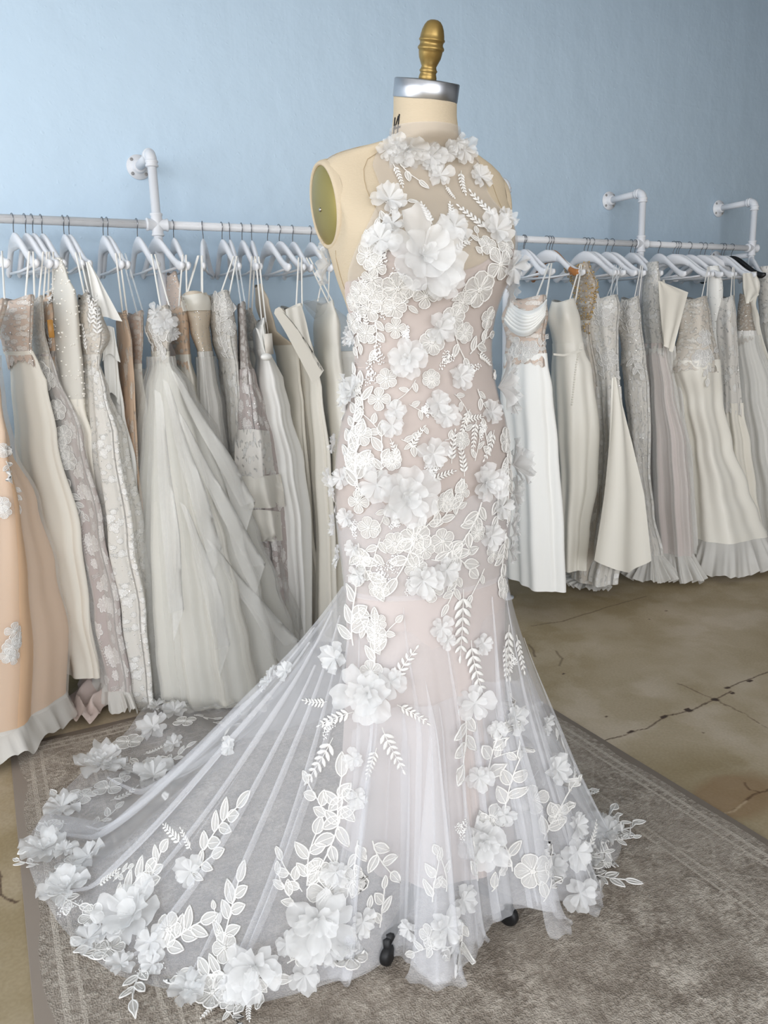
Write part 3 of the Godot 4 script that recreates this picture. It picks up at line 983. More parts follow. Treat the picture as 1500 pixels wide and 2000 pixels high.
func build_gown() -> Node3D:
	var gown := thing("wedding_gown", "white mermaid gown with fabric flowers and sheer train worn by the dress form", "wedding dress", AX)
	# blush lining from the sweetheart line to the hem
	var m := M.new()
	var rows := []
	var n := 160
	for j in 60:
		var row := PackedVector3Array()
		for i in n:
			var deg := -180.0 + 360.0 * i / n
			var a := absf(deg)
			var top := 1.415 + 0.06 * exp(-pow((a - 30.0) / 20.0, 2.0)) + 0.004 * exp(-pow(a / 9.0, 2.0)) - 0.16 * smoothstep(80.0, 120.0, a)
			var y := lerpf(KNEE, top, j / 59.0)
			row.append(body(deg_to_rad(deg), y, 0.002))
		rows.append(row)
	m.grid(rows, true, 4, 4)
	put("lining_bodice", m, mats["blush lining"], gown, "blush pink lining")
	m = M.new()
	rows = []
	for j in 30:
		var row := PackedVector3Array()
		var s := j / 29.0
		for i in n:
			var deg := -180.0 + 360.0 * i / n
			var start := body(deg_to_rad(deg), KNEE, 0.002)
			var dir := Vector3(start.x, 0, start.z).normalized()
			var r0 := Vector2(start.x, start.z).length()
			var back := smoothstep(70.0, 170.0, absf(deg))
			var rr := r0 + (lerpf(0.184, 0.25, back) - r0) * pow(s, 1.3) + 0.008 * s * sin(deg_to_rad(deg * 9.0) + 2.0 * sin(deg_to_rad(deg * 2.0)))
			row.append(dir * rr + Vector3.UP * lerpf(KNEE, 0.16, s))
		rows.append(row)
	m.grid(rows, true, 4, 4)
	put("lining_skirt", m, mats["blush lining"], gown, "blush pink lining")
	# sheer layers
	m = M.new()
	strip(m, 1.25, 1.700, 64, 90, 0.0045, halter)
	rows = []
	for j in 40:
		rows.append(ring(body, lerpf(KNEE, 1.25, j / 39.0), 140, 0.0045))
	m.grid(rows, true, 3, 6)
	put("sheer_bodice", m, mats["illusion tulle"], gown)
	# the skirt: the outer cloth with its train, a shorter one under it, and a flounce in front
	for layer in 3:
		m = M.new()
		rows = []
		var ns := 72
		var span: float = [360.0, 360.0, 150.0][layer]
		var cnt: int = [900, 720, 320][layer]
		for j in ns:
			var s := lerpf([0.0, 0.10, 0.30][layer], 1.0, pow(j / float(ns - 1), 0.9))
			var row := PackedVector3Array()
			for i in cnt:
				var deg: float = (-180.0 + 360.0 * i / cnt) if layer < 2 else (-75.0 + span * i / (cnt - 1.0))
				row.append(skirt(deg, s, -0.004 * layer, [1.0, 0.93, 0.95][layer], [1.0, 0.8, 1.3][layer]))
			rows.append(row)
		m.grid(rows, layer < 2, 8, 8)
		if layer == 0:
			# it joins the bodice under the flowers of the hip
			rows = []
			for j in 8:
				var row := PackedVector3Array()
				for i in 160:
					var th := TAU * i / 160
					row.append(body(th, lerpf(KNEE - 0.01, 0.965 + 0.025 * sin(th * 5.0) + 0.012 * sin(th * 13.0), j / 7.0), 0.0065))
				rows.append(row)
			m.grid(rows, true, 3, 1)
		put(["tulle_skirt", "under_skirt", "front_flounce"][layer], m, mats[["skirt tulle", "under tulle", "fold tulle"][layer]], gown)
	# folds that stand up from the cloth and run out from the knee
	for q in [[-152.0, 0.10, 0.8, 0.03], [-141.0, 0.06, 0.9, 0.04], [-133.0, 0.02, 0.92, 0.05], [-126.0, 0.1, 0.85, 0.03], [-117.0, 0.12, 0.95, 0.035], [-109.0, 0.05, 0.8, 0.03], [-101.0, 0.15, 0.95, 0.035], [-94.0, 0.05, 0.9, 0.028], [-86.0, 0.1, 0.97, 0.03], [-79.0, 0.04, 0.95, 0.028], [-71.0, 0.08, 0.97, 0.022],
			[-64.0, 0.05, 0.98, 0.016], [-57.0, 0.12, 0.98, 0.014], [-47.0, 0.4, 0.98, 0.010], [-36.0, 0.03, 0.98, 0.020], [-22.0, 0.3, 0.98, 0.012], [-10.0, 0.06, 0.7, 0.010], [8.0, 0.25, 0.98, 0.010], [27.0, 0.05, 0.98, 0.018], [35.0, 0.2, 0.98, 0.013], [47.0, 0.04, 0.98, 0.012], [59.0, 0.35, 0.98, 0.010], [74.0, 0.2, 0.9, 0.013], [92.0, 0.1, 0.8, 0.018], [108.0, 0.3, 0.9, 0.02], [130.0, 0.1, 0.9, 0.04], [160.0, 0.1, 0.85, 0.04]]:
		m = M.new()
		rows = []
		var sw: float = sin(q[0] * 7.0) * 3.0
		for j in 36:
			var t := j / 35.0
			var s: float = lerpf(q[1], q[2], t)
			var mid := skirt(q[0] + sw * t * t, s)
			var far := clampf((crom(HEM, q[0])[1] - 0.4) / 0.4, 0.0, 1.0)
			var dir := Vector3(mid.x, 0, mid.z).normalized()
			var out := dir.lerp(Vector3.UP, far * smoothstep(0.05, 0.5, s)).normalized()
			var side := Vector3(dir.z, 0, -dir.x)
			var wd: float = q[3] * (0.25 + 0.75 * smoothstep(0.0, 0.5, t)) * (1.0 - 0.7 * smoothstep(0.7, 1.0, t))
			var row := PackedVector3Array()
			for i in 9:
				var u := i / 4.0 - 1.0
				# a narrow pinch leaning to one side
				row.append(mid + side * (u * wd * 0.35 + wd * 0.25 * (1.0 - u * u)) + out * (0.0015 + wd * 0.62 * pow(1.0 - absf(u), 0.7)))
			rows.append(row)
		m.grid(rows, false, 1, 4)
		put("tulle_fold", m, mats["fold tulle"], gown)
	# full panels of the front hem that stand forward of the rest
	for q in [[-28.0, 0.22, 0.074, 0.034, 0.052], [-59.0, 0.25, 0.05, 0.02, 0.035], [32.0, 0.2, 0.042, 0.034, 0.035], [-6.0, 0.5, 0.03, 0.016, 0.07], [50.0, 0.3, 0.05, 0.02, 0.03]]:
		m = M.new()
		rows = []
		for j in 30:
			var t := j / 29.0
			var s: float = lerpf(q[1], 1.0, t)
			var mid := skirt(q[0], s)
			mid.y = lerpf(mid.y, q[4], smoothstep(0.55, 1.0, t))
			var dir := Vector3(mid.x, 0, mid.z).normalized()
			var side := Vector3(dir.z, 0, -dir.x)
			var row := PackedVector3Array()
			for i in 17:
				var u := i / 8.0 - 1.0
				var grow := pow(t, 1.15)
				# the right edge turns back sharply, the left one rolls
				var across: float = q[2] * (u if u < 0.72 else 0.72 - (u - 0.72) * 1.1) * grow
				var up2: float = q[3] * grow * (pow(maxf(0.0, 1.0 - u * u), 0.55) + 0.10 * sin(u * 7.0 + 3.0 * t))
				row.append(mid + side * across + dir * (0.002 + up2) + Vector3.UP * 0.004 * sin(u * 9.0) * t)
			rows.append(row)
		m.grid(rows, false, 1, 3)
		put("tulle_panel", m, mats["fold tulle"], gown)
	return gown

# ------------------------------------------------------------------ hangers
const REACH := 0.212
var made := {}

func hanger(short: String, hook_px: float, tip_px: float, look := "white", group := "") -> Dictionary:
	var x := on_z(hook_px, 427.0 + 0.0394 * hook_px, RAIL_Z).x
	var best := 1e9
	var al := 0.0
	for k in 141:
		var a := deg_to_rad(-70.0 + k)
		var e := absf(to_px(Vector3(x + REACH * sin(a), RAIL_Y - 0.15, RAIL_Z + REACH * cos(a))).x - tip_px)
		if e < best:
			best = e
			al = a
	var wood: Material = mats["white hanger lacquer"]
	var what := "white wooden hanger holding the "
	if look == "brown":
		wood = mats["brown hanger wood"]
		what = "brown wooden hanger holding the "
	elif look == "black":
		wood = mats["black plastic"]
		what = "black plastic hanger holding the "
	var h := thing("clothes_hanger", what + short, "hanger", Vector3(x, RAIL_Y, RAIL_Z), "hangers on the rail")
	h.rotation.y = al
	# local z runs to the front tip
	var m := M.new()
	for sd in [-1.0, 1.0]:
		var rows := []
		for i in 15:
			var t := i / 14.0
			var z: float = sd * REACH * t
			var drop := -0.046 - 0.022 * t - 0.085 * smoothstep(0.05, 0.95, t)
			var ht := lerpf(0.030, 0.0165, smoothstep(0.0, 0.45, t)) + 0.003 * smoothstep(0.75, 1.0, t)
			var th := lerpf(0.010, 0.010, t) + 0.002 * smoothstep(0.7, 0.97, t)
			if i >= 13:
				ht *= 0.8 if i == 13 else 0.5
				th *= 0.6
			var bow := 0.012 * t * t
			var row := PackedVector3Array()
			for k in 10:
				var a := TAU * k / 10
				row.append(Vector3(bow + cos(a) * th, drop - ht + (sin(a) + 0.1) * ht, z))
			rows.append(row)
		m.grid(rows, true, 1, 1, sd < 0)
		m.fan(rows[-1], sd < 0)
	put("arms", m, wood, h)
	if look != "black":
		m = M.new()
		m.tube(PackedVector3Array([Vector3(0.010, -0.166, -REACH * 0.93), Vector3(0.008, -0.172, 0), Vector3(0.010, -0.166, REACH * 0.93)]), 0.0048, 8)
		put("bar", m, wood, h)
	m = M.new()
	var wire := PackedVector3Array()
	wire.append(Vector3(0, -0.05, 0))
	wire.append(Vector3(0, -0.034, 0))
	for i in 15:
		var a := deg_to_rad(-62.0 + 225.0 * i / 14.0)
		wire.append(Vector3(0, 0.001 + 0.0185 * sin(a), 0.0185 * cos(a)))
	m.tube(wire, 0.0017, 6)
	put("hook", m, mats["hook steel"], h)
	var d := Vector3(sin(al), 0, cos(al))
	return {"x": x, "al": al, "dir": d, "front": Vector3(x, RAIL_Y - 0.155, RAIL_Z) + d * REACH * 0.93, "back": Vector3(x, RAIL_Y - 0.155, RAIL_Z) - d * REACH * 0.93}

# ------------------------------------------------------------------ hanging dresses
# outline rows are (height, left edge, right edge) in the photograph, set at the distance z from the wall
func dress_rows(o: Dictionary, al: float, y0: float, y1: float, n: int, seg: int, grow := 0.0, amp_scale := 1.0, phase := 0.0) -> Array:
	var tab: Array = o.rows
	var rows := []
	var top: float = tab[0][0]
	var end: float = tab[-1][0]
	var nf: int = o.get("nf", 7)
	var amp: float = o.get("amp", 0.012) * amp_scale
	var u := Vector3(sin(al), 0, cos(al))
	var vv := Vector3(cos(al), 0, -sin(al))
	var ph: float = o.get("ph", 0.0) + phase
	for j in n:
		var yp := lerpf(y0, y1, j / float(n - 1))
		var r := crom(tab, yp)
		var t := (yp - top) / (end - top)
		var z: float = o.z + o.get("dz", 0.0) * t
		var c := on_z((r[1] + r[2]) / 2.0, yp, z)
		var w := (c - EYE).dot(FWD)
		var half := maxf(0.012, (r[2] - r[1]) / 2.0 * w / FOCAL)
		var v := Vector3(c.x - EYE.x, 0, c.z - EYE.z).normalized()
		var rgt := Vector3(-v.z, 0, v.x)
		var pu := maxf(absf(u.dot(rgt)), 0.02)
		var pv := maxf(absf(vv.dot(rgt)), 0.15)
		var a: float = lerpf(o.get("a0", 0.12), o.get("a1", 0.17), smoothstep(0.0, 0.7, t))
		a = minf(a, 0.86 * half / pu)
		var b := sqrt(maxf(0.0, half * half - a * a * pu * pu)) / pv
		b = clampf(b, 0.014, 0.34)
		a += grow
		b += grow
		c.y = maxf(c.y, o.get("hem", 0.014))
		var row := PackedVector3Array()
		var aw := amp * smoothstep(0.0, 0.75, t)
		for i in seg:
			var f := TAU * i / seg
			var rad := (u * cos(f) * b + vv * sin(f) * a).normalized()
			var wave := sin(nf * f + ph + 0.7 * t + 0.9 * sin(2.0 * f + ph)) + 0.45 * sin((nf * 2 + 1) * f + ph * 1.7 - 0.5 * t)
			var d := aw * wave
			var p := c + u * cos(f) * a + vv * sin(f) * b + rad * d
			# two cups on the side of the bodice that shows
			var cup: float = o.get("cups", 0.0)
			if cup > 0.0:
				var ty: float = (yp - top) / maxf(o.get("waist", end) - top, 1.0)
				for sd in [-1.0, 1.0]:
					var df: float = wrapf(f + PI / 2 - sd * 0.62, -PI, PI) / 0.42
					p += rad * cup * exp(-df * df - pow((ty - 0.3) / 0.26, 2.0))
			if o.get("ragged", 0.0) > 0.0 and t > 0.9:
				p.y += o.ragged * (t - 0.9) * 10.0 * (0.5 + 0.5 * sin(f * 3.0 + ph))
			p.z = maxf(p.z, 0.012)
			row.append(p)
		rows.append(row)
	return rows

func ribbon(m: M, a: Vector3, b: Vector3, w: float, across: Vector3, sag := 0.0) -> void:
	var l := PackedVector3Array()
	var r := PackedVector3Array()
	for i in 6:
		var t := i / 5.0
		var p := a.lerp(b, t) + Vector3.DOWN * sag * sin(t * PI)
		l.append(p - across * w / 2)
		r.append(p + across * w / 2)
	var l2 := PackedVector3Array()
	var r2 := PackedVector3Array()
	var nn := across.cross((b - a).normalized()) * 0.0012
	for i in 6:
		l2.append(l[i] + nn)
		r2.append(r[i] + nn)
	m.grid([l, r, r2, l2, l], false)

func low_mid(r: PackedVector3Array) -> Vector3:
	var c := Vector3.ZERO
	for p in r:
		c += p
	return c / r.size()

func on_mesh(tm: TriangleMesh, from: Vector3, dir: Vector3) -> Dictionary:
	return tm.intersect_ray(from, dir)

func scatter(parent: Node3D, called: String, tm: ArrayMesh, n: int, size: float, material: Material, y0: float, y1: float, round_one := false, sd := 1) -> void:
	# small pieces sewn to the front of the cloth: sequins or pearls past counting
	var r := RandomNumberGenerator.new()
	r.seed = sd * 77 + 5
	var arr := tm.surface_get_arrays(0)
	var v: PackedVector3Array = arr[Mesh.ARRAY_VERTEX]
	var nn: PackedVector3Array = arr[Mesh.ARRAY_NORMAL]
	var ix: PackedInt32Array = arr[Mesh.ARRAY_INDEX]
	var bit := M.new()
	if round_one:
		bit.blob(Vector3.ZERO, Vector3.ONE, 6, 4)
	else:
		bit.lathe([[1.0, 0.0], [0.9, 0.12], [0.001, 0.06]], 6, Transform3D())
	var mm := MultiMesh.new()
	mm.transform_format = MultiMesh.TRANSFORM_3D
	mm.mesh = bit.mesh(false)
	var got: Array[Transform3D] = []
	var tries := 0
	while got.size() < n and tries < n * 30:
		tries += 1
		var k := r.randi_range(0, ix.size() / 3 - 1) * 3
		var a := v[ix[k]]
		var b := v[ix[k + 1]]
		var c := v[ix[k + 2]]
		var s := r.randf()
		var t := r.randf() * (1.0 - s)
		var p := a + (b - a) * s + (c - a) * t
		if p.y < y0 or p.y > y1:
			continue
		var nr := (nn[ix[k]] + Vector3(r.randfn(0, 0.25), r.randfn(0, 0.25), r.randfn(0, 0.25))).normalized()
		var out := (EYE - parent.position - p).normalized()
		if nr.dot(out) < 0:
			nr = -nr
		var sx := nr.cross(Vector3.UP + Vector3(0.01, 0, 0.02)).normalized()
		var f := size * r.randf_range(0.7, 1.3)
		got.append(Transform3D(Basis(sx * f, nr * f, sx.cross(nr) * f), p + nr * (size * 0.5)))
	mm.instance_count = got.size()
	for i in got.size():
		mm.set_instance_transform(i, got[i])
	var o := MultiMeshInstance3D.new()
	o.name = called
	o.multimesh = mm
	o.material_override = material
	o.set_meta("kind", "stuff")
	parent.add_child(o, true)

func dress(o: Dictionary) -> Node3D:
	var short: String = o.n
	var al: float = deg_to_rad(o.get("turn", 15.0))
	var h := {}
	if o.has("hook"):
		h = hanger(o.get("hn", short), o.hook, o.tip, o.get("look", "white"))
		al = h.al if not o.has("turn") else al
	var tab: Array = o.rows
	var top: float = tab[0][0]
	var end: float = tab[-1][0]
	var waist: float = o.get("waist", end)
	var foot := on_z((tab[-1][1] + tab[-1][2]) / 2.0, end, o.z)
	foot.y = 0.0
	var root := thing("wedding_dress", o.get("label", short + " hanging on the rack"), "wedding dress", foot, "wedding dresses hanging on the rack")
	var back := Transform3D(Basis(), -foot)
	var seg: int = o.get("seg", 56)
	var meshes := []
	# bodice
	var rows := dress_rows(o, al, top, waist, 14 if waist < end else 30, seg, 0.0, 0.6)
	var sweet: float = o.get("sweet", 0.03)
	for i in seg:
		# dipped or peaked top edge
		var f := TAU * i / seg
		rows[0][i] = rows[0][i] + Vector3.UP * sweet * (0.5 * cos(f) * cos(f) - 0.4) * 1.0
	var m := M.new()
	if waist < end and (o.get("top", "") as String).begins_with("lace"):
		for i in seg:
			rows[-1][i] = rows[-1][i] + Vector3.DOWN * (0.014 * absf(sin(i * 0.9)) + 0.014 + 0.014 * sin(i * TAU / seg * 2.0 + 0.6))
			rows[-1][i] += (rows[-1][i] - foot).slide(Vector3.UP).normalized() * 0.006
	m.grid(rows, true, o.get("us", 2.0), o.get("vs", 2.0))
	m.fan(rows[0], true, Vector3.DOWN * 0.05)
	var local := M.new()
	local.add(m, back)
	var bod := put("bodice", local, mats[o.get("top", "satin ivory")], root)
	meshes.append(bod)
	if waist < end:
		var sk: Dictionary = o.duplicate()
		rows = dress_rows(sk, al, waist - 14.0, end, 34, 96, 0.002)
		m = M.new()
		m.grid(rows, true, o.get("sus", 3.0), o.get("svs", 3.0))
		local = M.new()
		local.add(m, back)
		meshes.append(put("skirt", local, mats[o.get("skirt", "satin ivory")], root))
		if o.has("ruffle"):
			# gathered edge that spreads over the floor
			var hem := PackedVector3Array()
			var low: PackedVector3Array = rows[-1]
			var fr := []
			for j in 7:
				var s := j / 6.0
				var row := PackedVector3Array()
				for i in 288:
					var p0: Vector3 = low[i / 3].lerp(low[(i / 3 + 1) % 96], (i % 3) / 3.0)
					var out: Vector3 = (p0 - low_mid(low)).slide(Vector3.UP).normalized()
					var w := sin(i * 0.31 + 2.2 * sin(i * 0.087) + 0.8 * s) * 0.7 + 0.5 * sin(i * 0.13 + 1.0) * sin(i * 0.71)
					var p: Vector3 = p0 + out * (o.ruffle * s * (1.0 + 0.25 * w)) + Vector3.UP * (0.018 * w * s)
					p.y = maxf(p.y * (1.0 - s) + (0.016 + 0.016 * (w + 1.0)) * s, 0.012)
					p.z = maxf(p.z, 0.02)
					row.append(p)
				fr.append(row)
			m = M.new()
			m.grid(fr, true, 12.0, 0.6)
			local = M.new()
			local.add(m, back)
			put("hem_ruffle", local, mats[o.get("hem_mat", "ruffle tulle")], root)
	# sheer overskirt
	for k in o.get("veils", 0):
		rows = dress_rows(o, al, waist - 4.0, end - 6.0 * k, 34, 110, 0.012 + 0.012 * k, 1.3 + 0.3 * k, 2.0 * k + 1.0)
		m = M.new()
		m.grid(rows, true, 3.0, 3.0)
		local = M.new()
		local.add(m, back)
		meshes.append(put("overskirt", local, mats[o.get("veil", "rack tulle")], root))
	# straps up to the hanger
	if h.size() and o.get("straps", true):
		var r0 := dress_rows(o, al, top, top + 12.0, 2, seg)[0] as PackedVector3Array
		var across := Vector3(h.dir.z, 0, -h.dir.x)
		for sd in ([1, -1] if o.get("rear", false) else [1]):
			var tip: Vector3 = h.front if sd > 0 else h.back
			for e in ([-1.0, 1.0] if o.get("pair", true) else [0.0]):
				m = M.new()
				var idx := posmod(int(round((0 if sd > 0 else seg / 2) + e * seg * 0.09)), seg)
				var low: Vector3 = r0[idx] + Vector3.DOWN * 0.012
				if low.y < tip.y - 0.01:
					ribbon(m, tip + across * e * 0.006 + Vector3.UP * 0.028, low, o.get("sw", 0.006), (across + h.dir * 0.5).normalized())
					local = M.new()
					local.add(m, back)
					put("strap", local, mats[o.get("strap", "strap ribbon")], root)
	if o.has("tag"):
		var p := on_z(o.tag[0], o.tag[1], o.z + o.get("a0", 0.12) + 0.05)
		m = M.new()
		m.box(Vector3.ZERO, Vector3(0.034, 0.075, 0.0015))
		var tg := put("price_tag", m, mats["tag card"], root, "", false)
		tg.position = p - foot
		tg.rotation = Vector3(0.05, al + 0.5, 0.06)
		m = M.new()
		m.tube(PackedVector3Array([Vector3(0, 0.034, 0.001), Vector3(0.002, 0.07, -0.004), Vector3(0.0, 0.105, -0.012)]), 0.0007, 5)
		put("string", m, mats["strap ribbon"], tg)
	for q in o.get("sequins", []):
		# which mesh, how many, size, from and to as heights in metres
		scatter(root, "sequins", meshes[q[0]].mesh, q[1], q[2], mats[q[5] if q.size() > 5 else "sequin"], q[3], q[4], q.size() > 5, names["wedding_dress"] + 3)
	o["root"] = root
	o["meshes"] = meshes
	o["h"] = h
	o["al"] = al
	if o.has("id"):
		made[o.id] = o
	return root

func fabric_materials() -> void:
	var satin := mat("satin ivory", Color8(239, 235, 224), 0.36)
	satin.rim_enabled = true
	satin.rim = 0.3
	mat("satin white", Color8(245, 244, 239), 0.34)
	mat("crepe ivory", Color8(238, 233, 221), 0.8)
	mat("crepe white", Color8(245, 244, 239), 0.8)
	mat("mauve satin", Color8(220, 203, 195), 0.5)
	mat("mauve tulle lining", Color8(209, 199, 194), 0.8)
	mat("peach lining", Color8(220, 184, 149), 0.8)
	mat("blush cloth", Color8(230, 210, 195), 0.8)
	mat("beige cloth", Color8(220, 206, 186), 0.8)
	mat("silver tulle lining", Color8(222, 219, 209), 0.9)
	mat("white tulle lining", Color8(232, 230, 225), 0.9)
	sheer("rack tulle", Color8(244, 243, 238), 0.26, 0.4)
	sheer("cape tulle", Color8(240, 236, 226), 0.85, 0.4)
	sheer("ruffle tulle", Color8(232, 229, 222), 0.75, 0.3)
	mat("strap ribbon", Color8(240, 238, 232), 0.5)
	sheer("clear strap", Color8(230, 234, 236), 0.4, 0.3)
	mat("tag card", Color8(236, 230, 220), 0.8)
	mat("gold trim", Color8(190, 150, 84), 0.45, 0.4)
	mat("amber clip", Color8(182, 132, 64), 0.4)
	var sq := mat("sequin", Color8(250, 248, 244), 0.12, 0.75)
	sq.clearcoat_enabled = true
	mat("gold sequin", Color8(214, 182, 120), 0.2, 0.8)
	var pl := mat("pearl", Color8(250, 246, 238), 0.2)
	pl.clearcoat_enabled = true
	pl.clearcoat = 1.0
	var la := lace_map(512, 70, 11, 9)
	var lb := lace_map(512, 150, 17, 7, 0.6)
	var lc := lace_map(512, 34, 23, 0, 0.9)
	var ta := tex(512, 512, la, true)
	var tb := tex(512, 512, lb, true)
	var tc := tex(512, 512, lc, true)
	for q in [["lace blush", la, ta, Color8(222, 200, 183), Color8(246, 240, 232)], ["lace ivory", lb, tb, Color8(222, 213, 200), Color8(248, 244, 236)], ["lace white", lb, tb, Color8(226, 222, 214), Color8(250, 249, 245)],
			["lace mauve", la, ta, Color8(190, 178, 174), Color8(238, 234, 230)], ["lace dusk", la, ta, Color8(172, 162, 156), Color8(224, 219, 213)], ["lace nude", lc, tc, Color8(216, 188, 162), Color8(240, 230, 218)],
			["lace peach", lc, tc, Color8(222, 194, 168), Color8(242, 234, 224)], ["lace silver", lc, tc, Color8(222, 218, 211), Color8(248, 247, 243)], ["lace taupe", lb, tb, Color8(184, 170, 154), Color8(232, 226, 216)]]:
		var m := mat(q[0], Color.WHITE, 0.75)
		m.albedo_texture = tex(512, 512, two_tone(q[1], q[3], q[4]))
		bump(m, q[2], 0.22)

func build_dresses() -> void:
	# ---- left of the dress form, from the left edge of the photograph
	var group := "left"
	dress({"n": "peach tulle ball gown with white overlay and lace motif", "ruffle": 0.03, "hook": -46, "tip": 8, "z": 0.50, "a0": 0.16, "a1": 0.26, "nf": 8, "amp": 0.014, "turn": 30.0, "top": "lace blush", "skirt": "peach lining", "veils": 1, "waist": 700.0, "pair": false,
		"rows": [[590, -90, 8], [650, -88, -6], [700, -90, -12], [790, -120, -8], [873, -150, 2], [990, -190, 47], [1130, -230, 84], [1270, -260, 118], [1390, -280, 132]], "sus": 2.0, "id": "peach"})
	dress({"n": "ivory crepe gown with a dimensional lace bodice", "hook": 22, "tip": 64, "z": 0.40, "a0": 0.13, "a1": 0.2, "nf": 4, "amp": 0.010, "turn": 24.0, "top": "lace blush", "skirt": "crepe ivory", "waist": 700.0,
		"rows": [[580, 2, 62], [630, -6, 60], [680, 6, 58], [710, 22, 70], [742, 24, 85], [850, 33, 103], [1037, 54, 145], [1177, 88, 162], [1312, 126, 184]], "sequins": [[0, 90, 0.0022, 1.2, 1.5]]})
	dress({"n": "mauve gown scattered with white lace flowers", "id": "mauve", "ruffle": 0.04, "hook": 46, "tip": 93, "z": 0.34, "dz": 0.07, "a0": 0.12, "a1": 0.17, "nf": 6, "amp": 0.012, "top": "lace ivory", "skirt": "lace mauve", "waist": 706.0, "veils": 1, "pair": true,
		"rows": [[580, 60, 80], [640, 60, 84], [700, 62, 96], [720, 72, 106], [850, 96, 160], [1013, 126, 194], [1177, 154, 228], [1322, 180, 246]]})
	dress({"n": "nude gown with embroidered leaf lace and amber clip", "id": "nude", "hook": 60, "tip": 104, "z": 0.29, "a0": 0.10, "a1": 0.15, "nf": 5, "amp": 0.01, "top": "lace nude", "skirt": "lace dusk", "waist": 700.0,
		"rows": [[574, 86, 96], [620, 74, 102], [698, 76, 106], [800, 98, 136], [1000, 130, 172], [1300, 180, 236]]})
	dress({"n": "ivory gown under a sheer cape dotted with pearls", "hook": 78, "tip": 118, "z": 0.40, "dz": -0.16, "a0": 0.13, "a1": 0.17, "nf": 5, "amp": 0.010, "top": "cape tulle", "skirt": "crepe ivory", "waist": 790.0, "straps": false, "sweet": 0.0,
		"rows": [[505, 104, 116], [530, 102, 126], [585, 100, 148], [650, 100, 153], [720, 102, 160], [790, 102, 164], [850, 118, 178], [1013, 140, 196], [1177, 160, 230], [1322, 190, 262]], "sequins": [[0, 230, 0.0034, 1.05, 1.62, "pearl"]], "id": "cape"})
	dress({"n": "glitter lace gown with cap sleeves", "ruffle": 0.05, "hook": 121, "tip": 155, "z": 0.43, "a0": 0.12, "a1": 0.17, "nf": 7, "amp": 0.014, "top": "lace ivory", "skirt": "lace white", "waist": 706.0,
		"rows": [[574, 152, 170], [610, 150, 196], [660, 154, 212], [706, 158, 190], [760, 162, 206], [850, 166, 240], [1037, 186, 268], [1177, 214, 286], [1317, 234, 292], [1380, 254, 292]], "sequins": [[0, 160, 0.002, 1.2, 1.6], [1, 700, 0.0021, 0.0, 1.25]], "sus": 2.0, "svs": 5.0, "id": "glitter"})
	dress({"n": "plain white gown with fluttering layered sleeve", "hook": 131, "tip": 170, "z": 0.34, "a0": 0.12, "a1": 0.15, "nf": 4, "amp": 0.012, "top": "crepe white", "skirt": "crepe white", "straps": false, "waist": 720.0,
		"rows": [[512, 164, 174], [560, 164, 186], [625, 172, 200], [720, 192, 226], [800, 204, 236], [900, 214, 256], [1100, 236, 270], [1280, 256, 288]], "id": "flutter"})
	dress({"n": "slim beige gown in pale floral lace", "hook": 198, "tip": 232, "z": 0.36, "a0": 0.10, "a1": 0.14, "nf": 4, "amp": 0.008, "top": "lace nude", "skirt": "lace nude", "waist": 640.0,
		"rows": [[609, 228, 244], [680, 228, 256], [760, 232, 260], [900, 238, 264], [1000, 246, 274], [1130, 262, 288], [1290, 276, 302]]})
	dress({"n": "white lace bodice gown on blush lining", "hook": 207, "tip": 245, "z": 0.33, "a0": 0.10, "a1": 0.14, "nf": 5, "amp": 0.01, "top": "lace blush", "skirt": "silver tulle lining", "waist": 724.0, "veils": 1, "strap": "clear strap",
		"rows": [[610, 244, 278], [660, 246, 278], [724, 252, 274], [800, 252, 284], [900, 258, 288], [1100, 276, 312], [1290, 296, 336]]})
	dress({"n": "silvery tulle ball gown with white flower bodice", "ruffle": 0.06, "hook": 265, "tip": 302, "z": 0.46, "a0": 0.10, "a1": 0.26, "nf": 15, "amp": 0.017, "top": "lace ivory", "skirt": "silver tulle lining", "waist": 700.0, "veils": 2, "seg": 56, "pair": true,
		"rows": [[600, 288, 330], [640, 284, 344], [680, 294, 328], [705, 298, 328], [760, 290, 362], [850, 286, 408], [943, 282, 446], [1037, 280, 490], [1130, 284, 528], [1223, 290, 560], [1300, 300, 580], [1345, 312, 582]], "id": "ball"})
	dress({"n": "nude sequined gown behind the pipe post", "hook": 300, "tip": 352, "z": 0.30, "a0": 0.08, "a1": 0.13, "nf": 4, "amp": 0.006, "top": "blush cloth", "skirt": "blush cloth", "waist": 640.0, "straps": false,
		"rows": [[532, 326, 342], [570, 324, 352], [620, 322, 356], [760, 326, 370], [900, 340, 390], [1200, 380, 430]], "sequins": [[0, 260, 0.0022, 1.3, 1.7]]})
	dress({"n": "blush gown with a pleated bodice and ivory skirt", "hook": 336, "tip": 363, "z": 0.34, "a0": 0.11, "a1": 0.15, "nf": 6, "amp": 0.01, "top": "lace peach", "skirt": "crepe ivory", "waist": 706.0,
		"rows": [[600, 330, 364], [650, 330, 368], [706, 340, 370], [740, 342, 380], [800, 344, 392], [900, 352, 410], [1200, 390, 450]]})
	dress({"n": "champagne glitter gown with a folded satin cuff", "id": "cuff", "hook": 394, "tip": 391, "z": 0.37, "a0": 0.10, "a1": 0.16, "nf": 8, "amp": 0.012, "top": "beige cloth", "skirt": "white tulle lining", "waist": 700.0, "veils": 1, "pair": true, "sw": 0.01,
		"rows": [[573, 354, 410], [600, 360, 412], [640, 370, 408], [700, 388, 414], [730, 390, 418], [800, 390, 430], [900, 398, 442], [1200, 430, 500]], "sequins": [[0, 300, 0.0022, 1.2, 1.65]]})
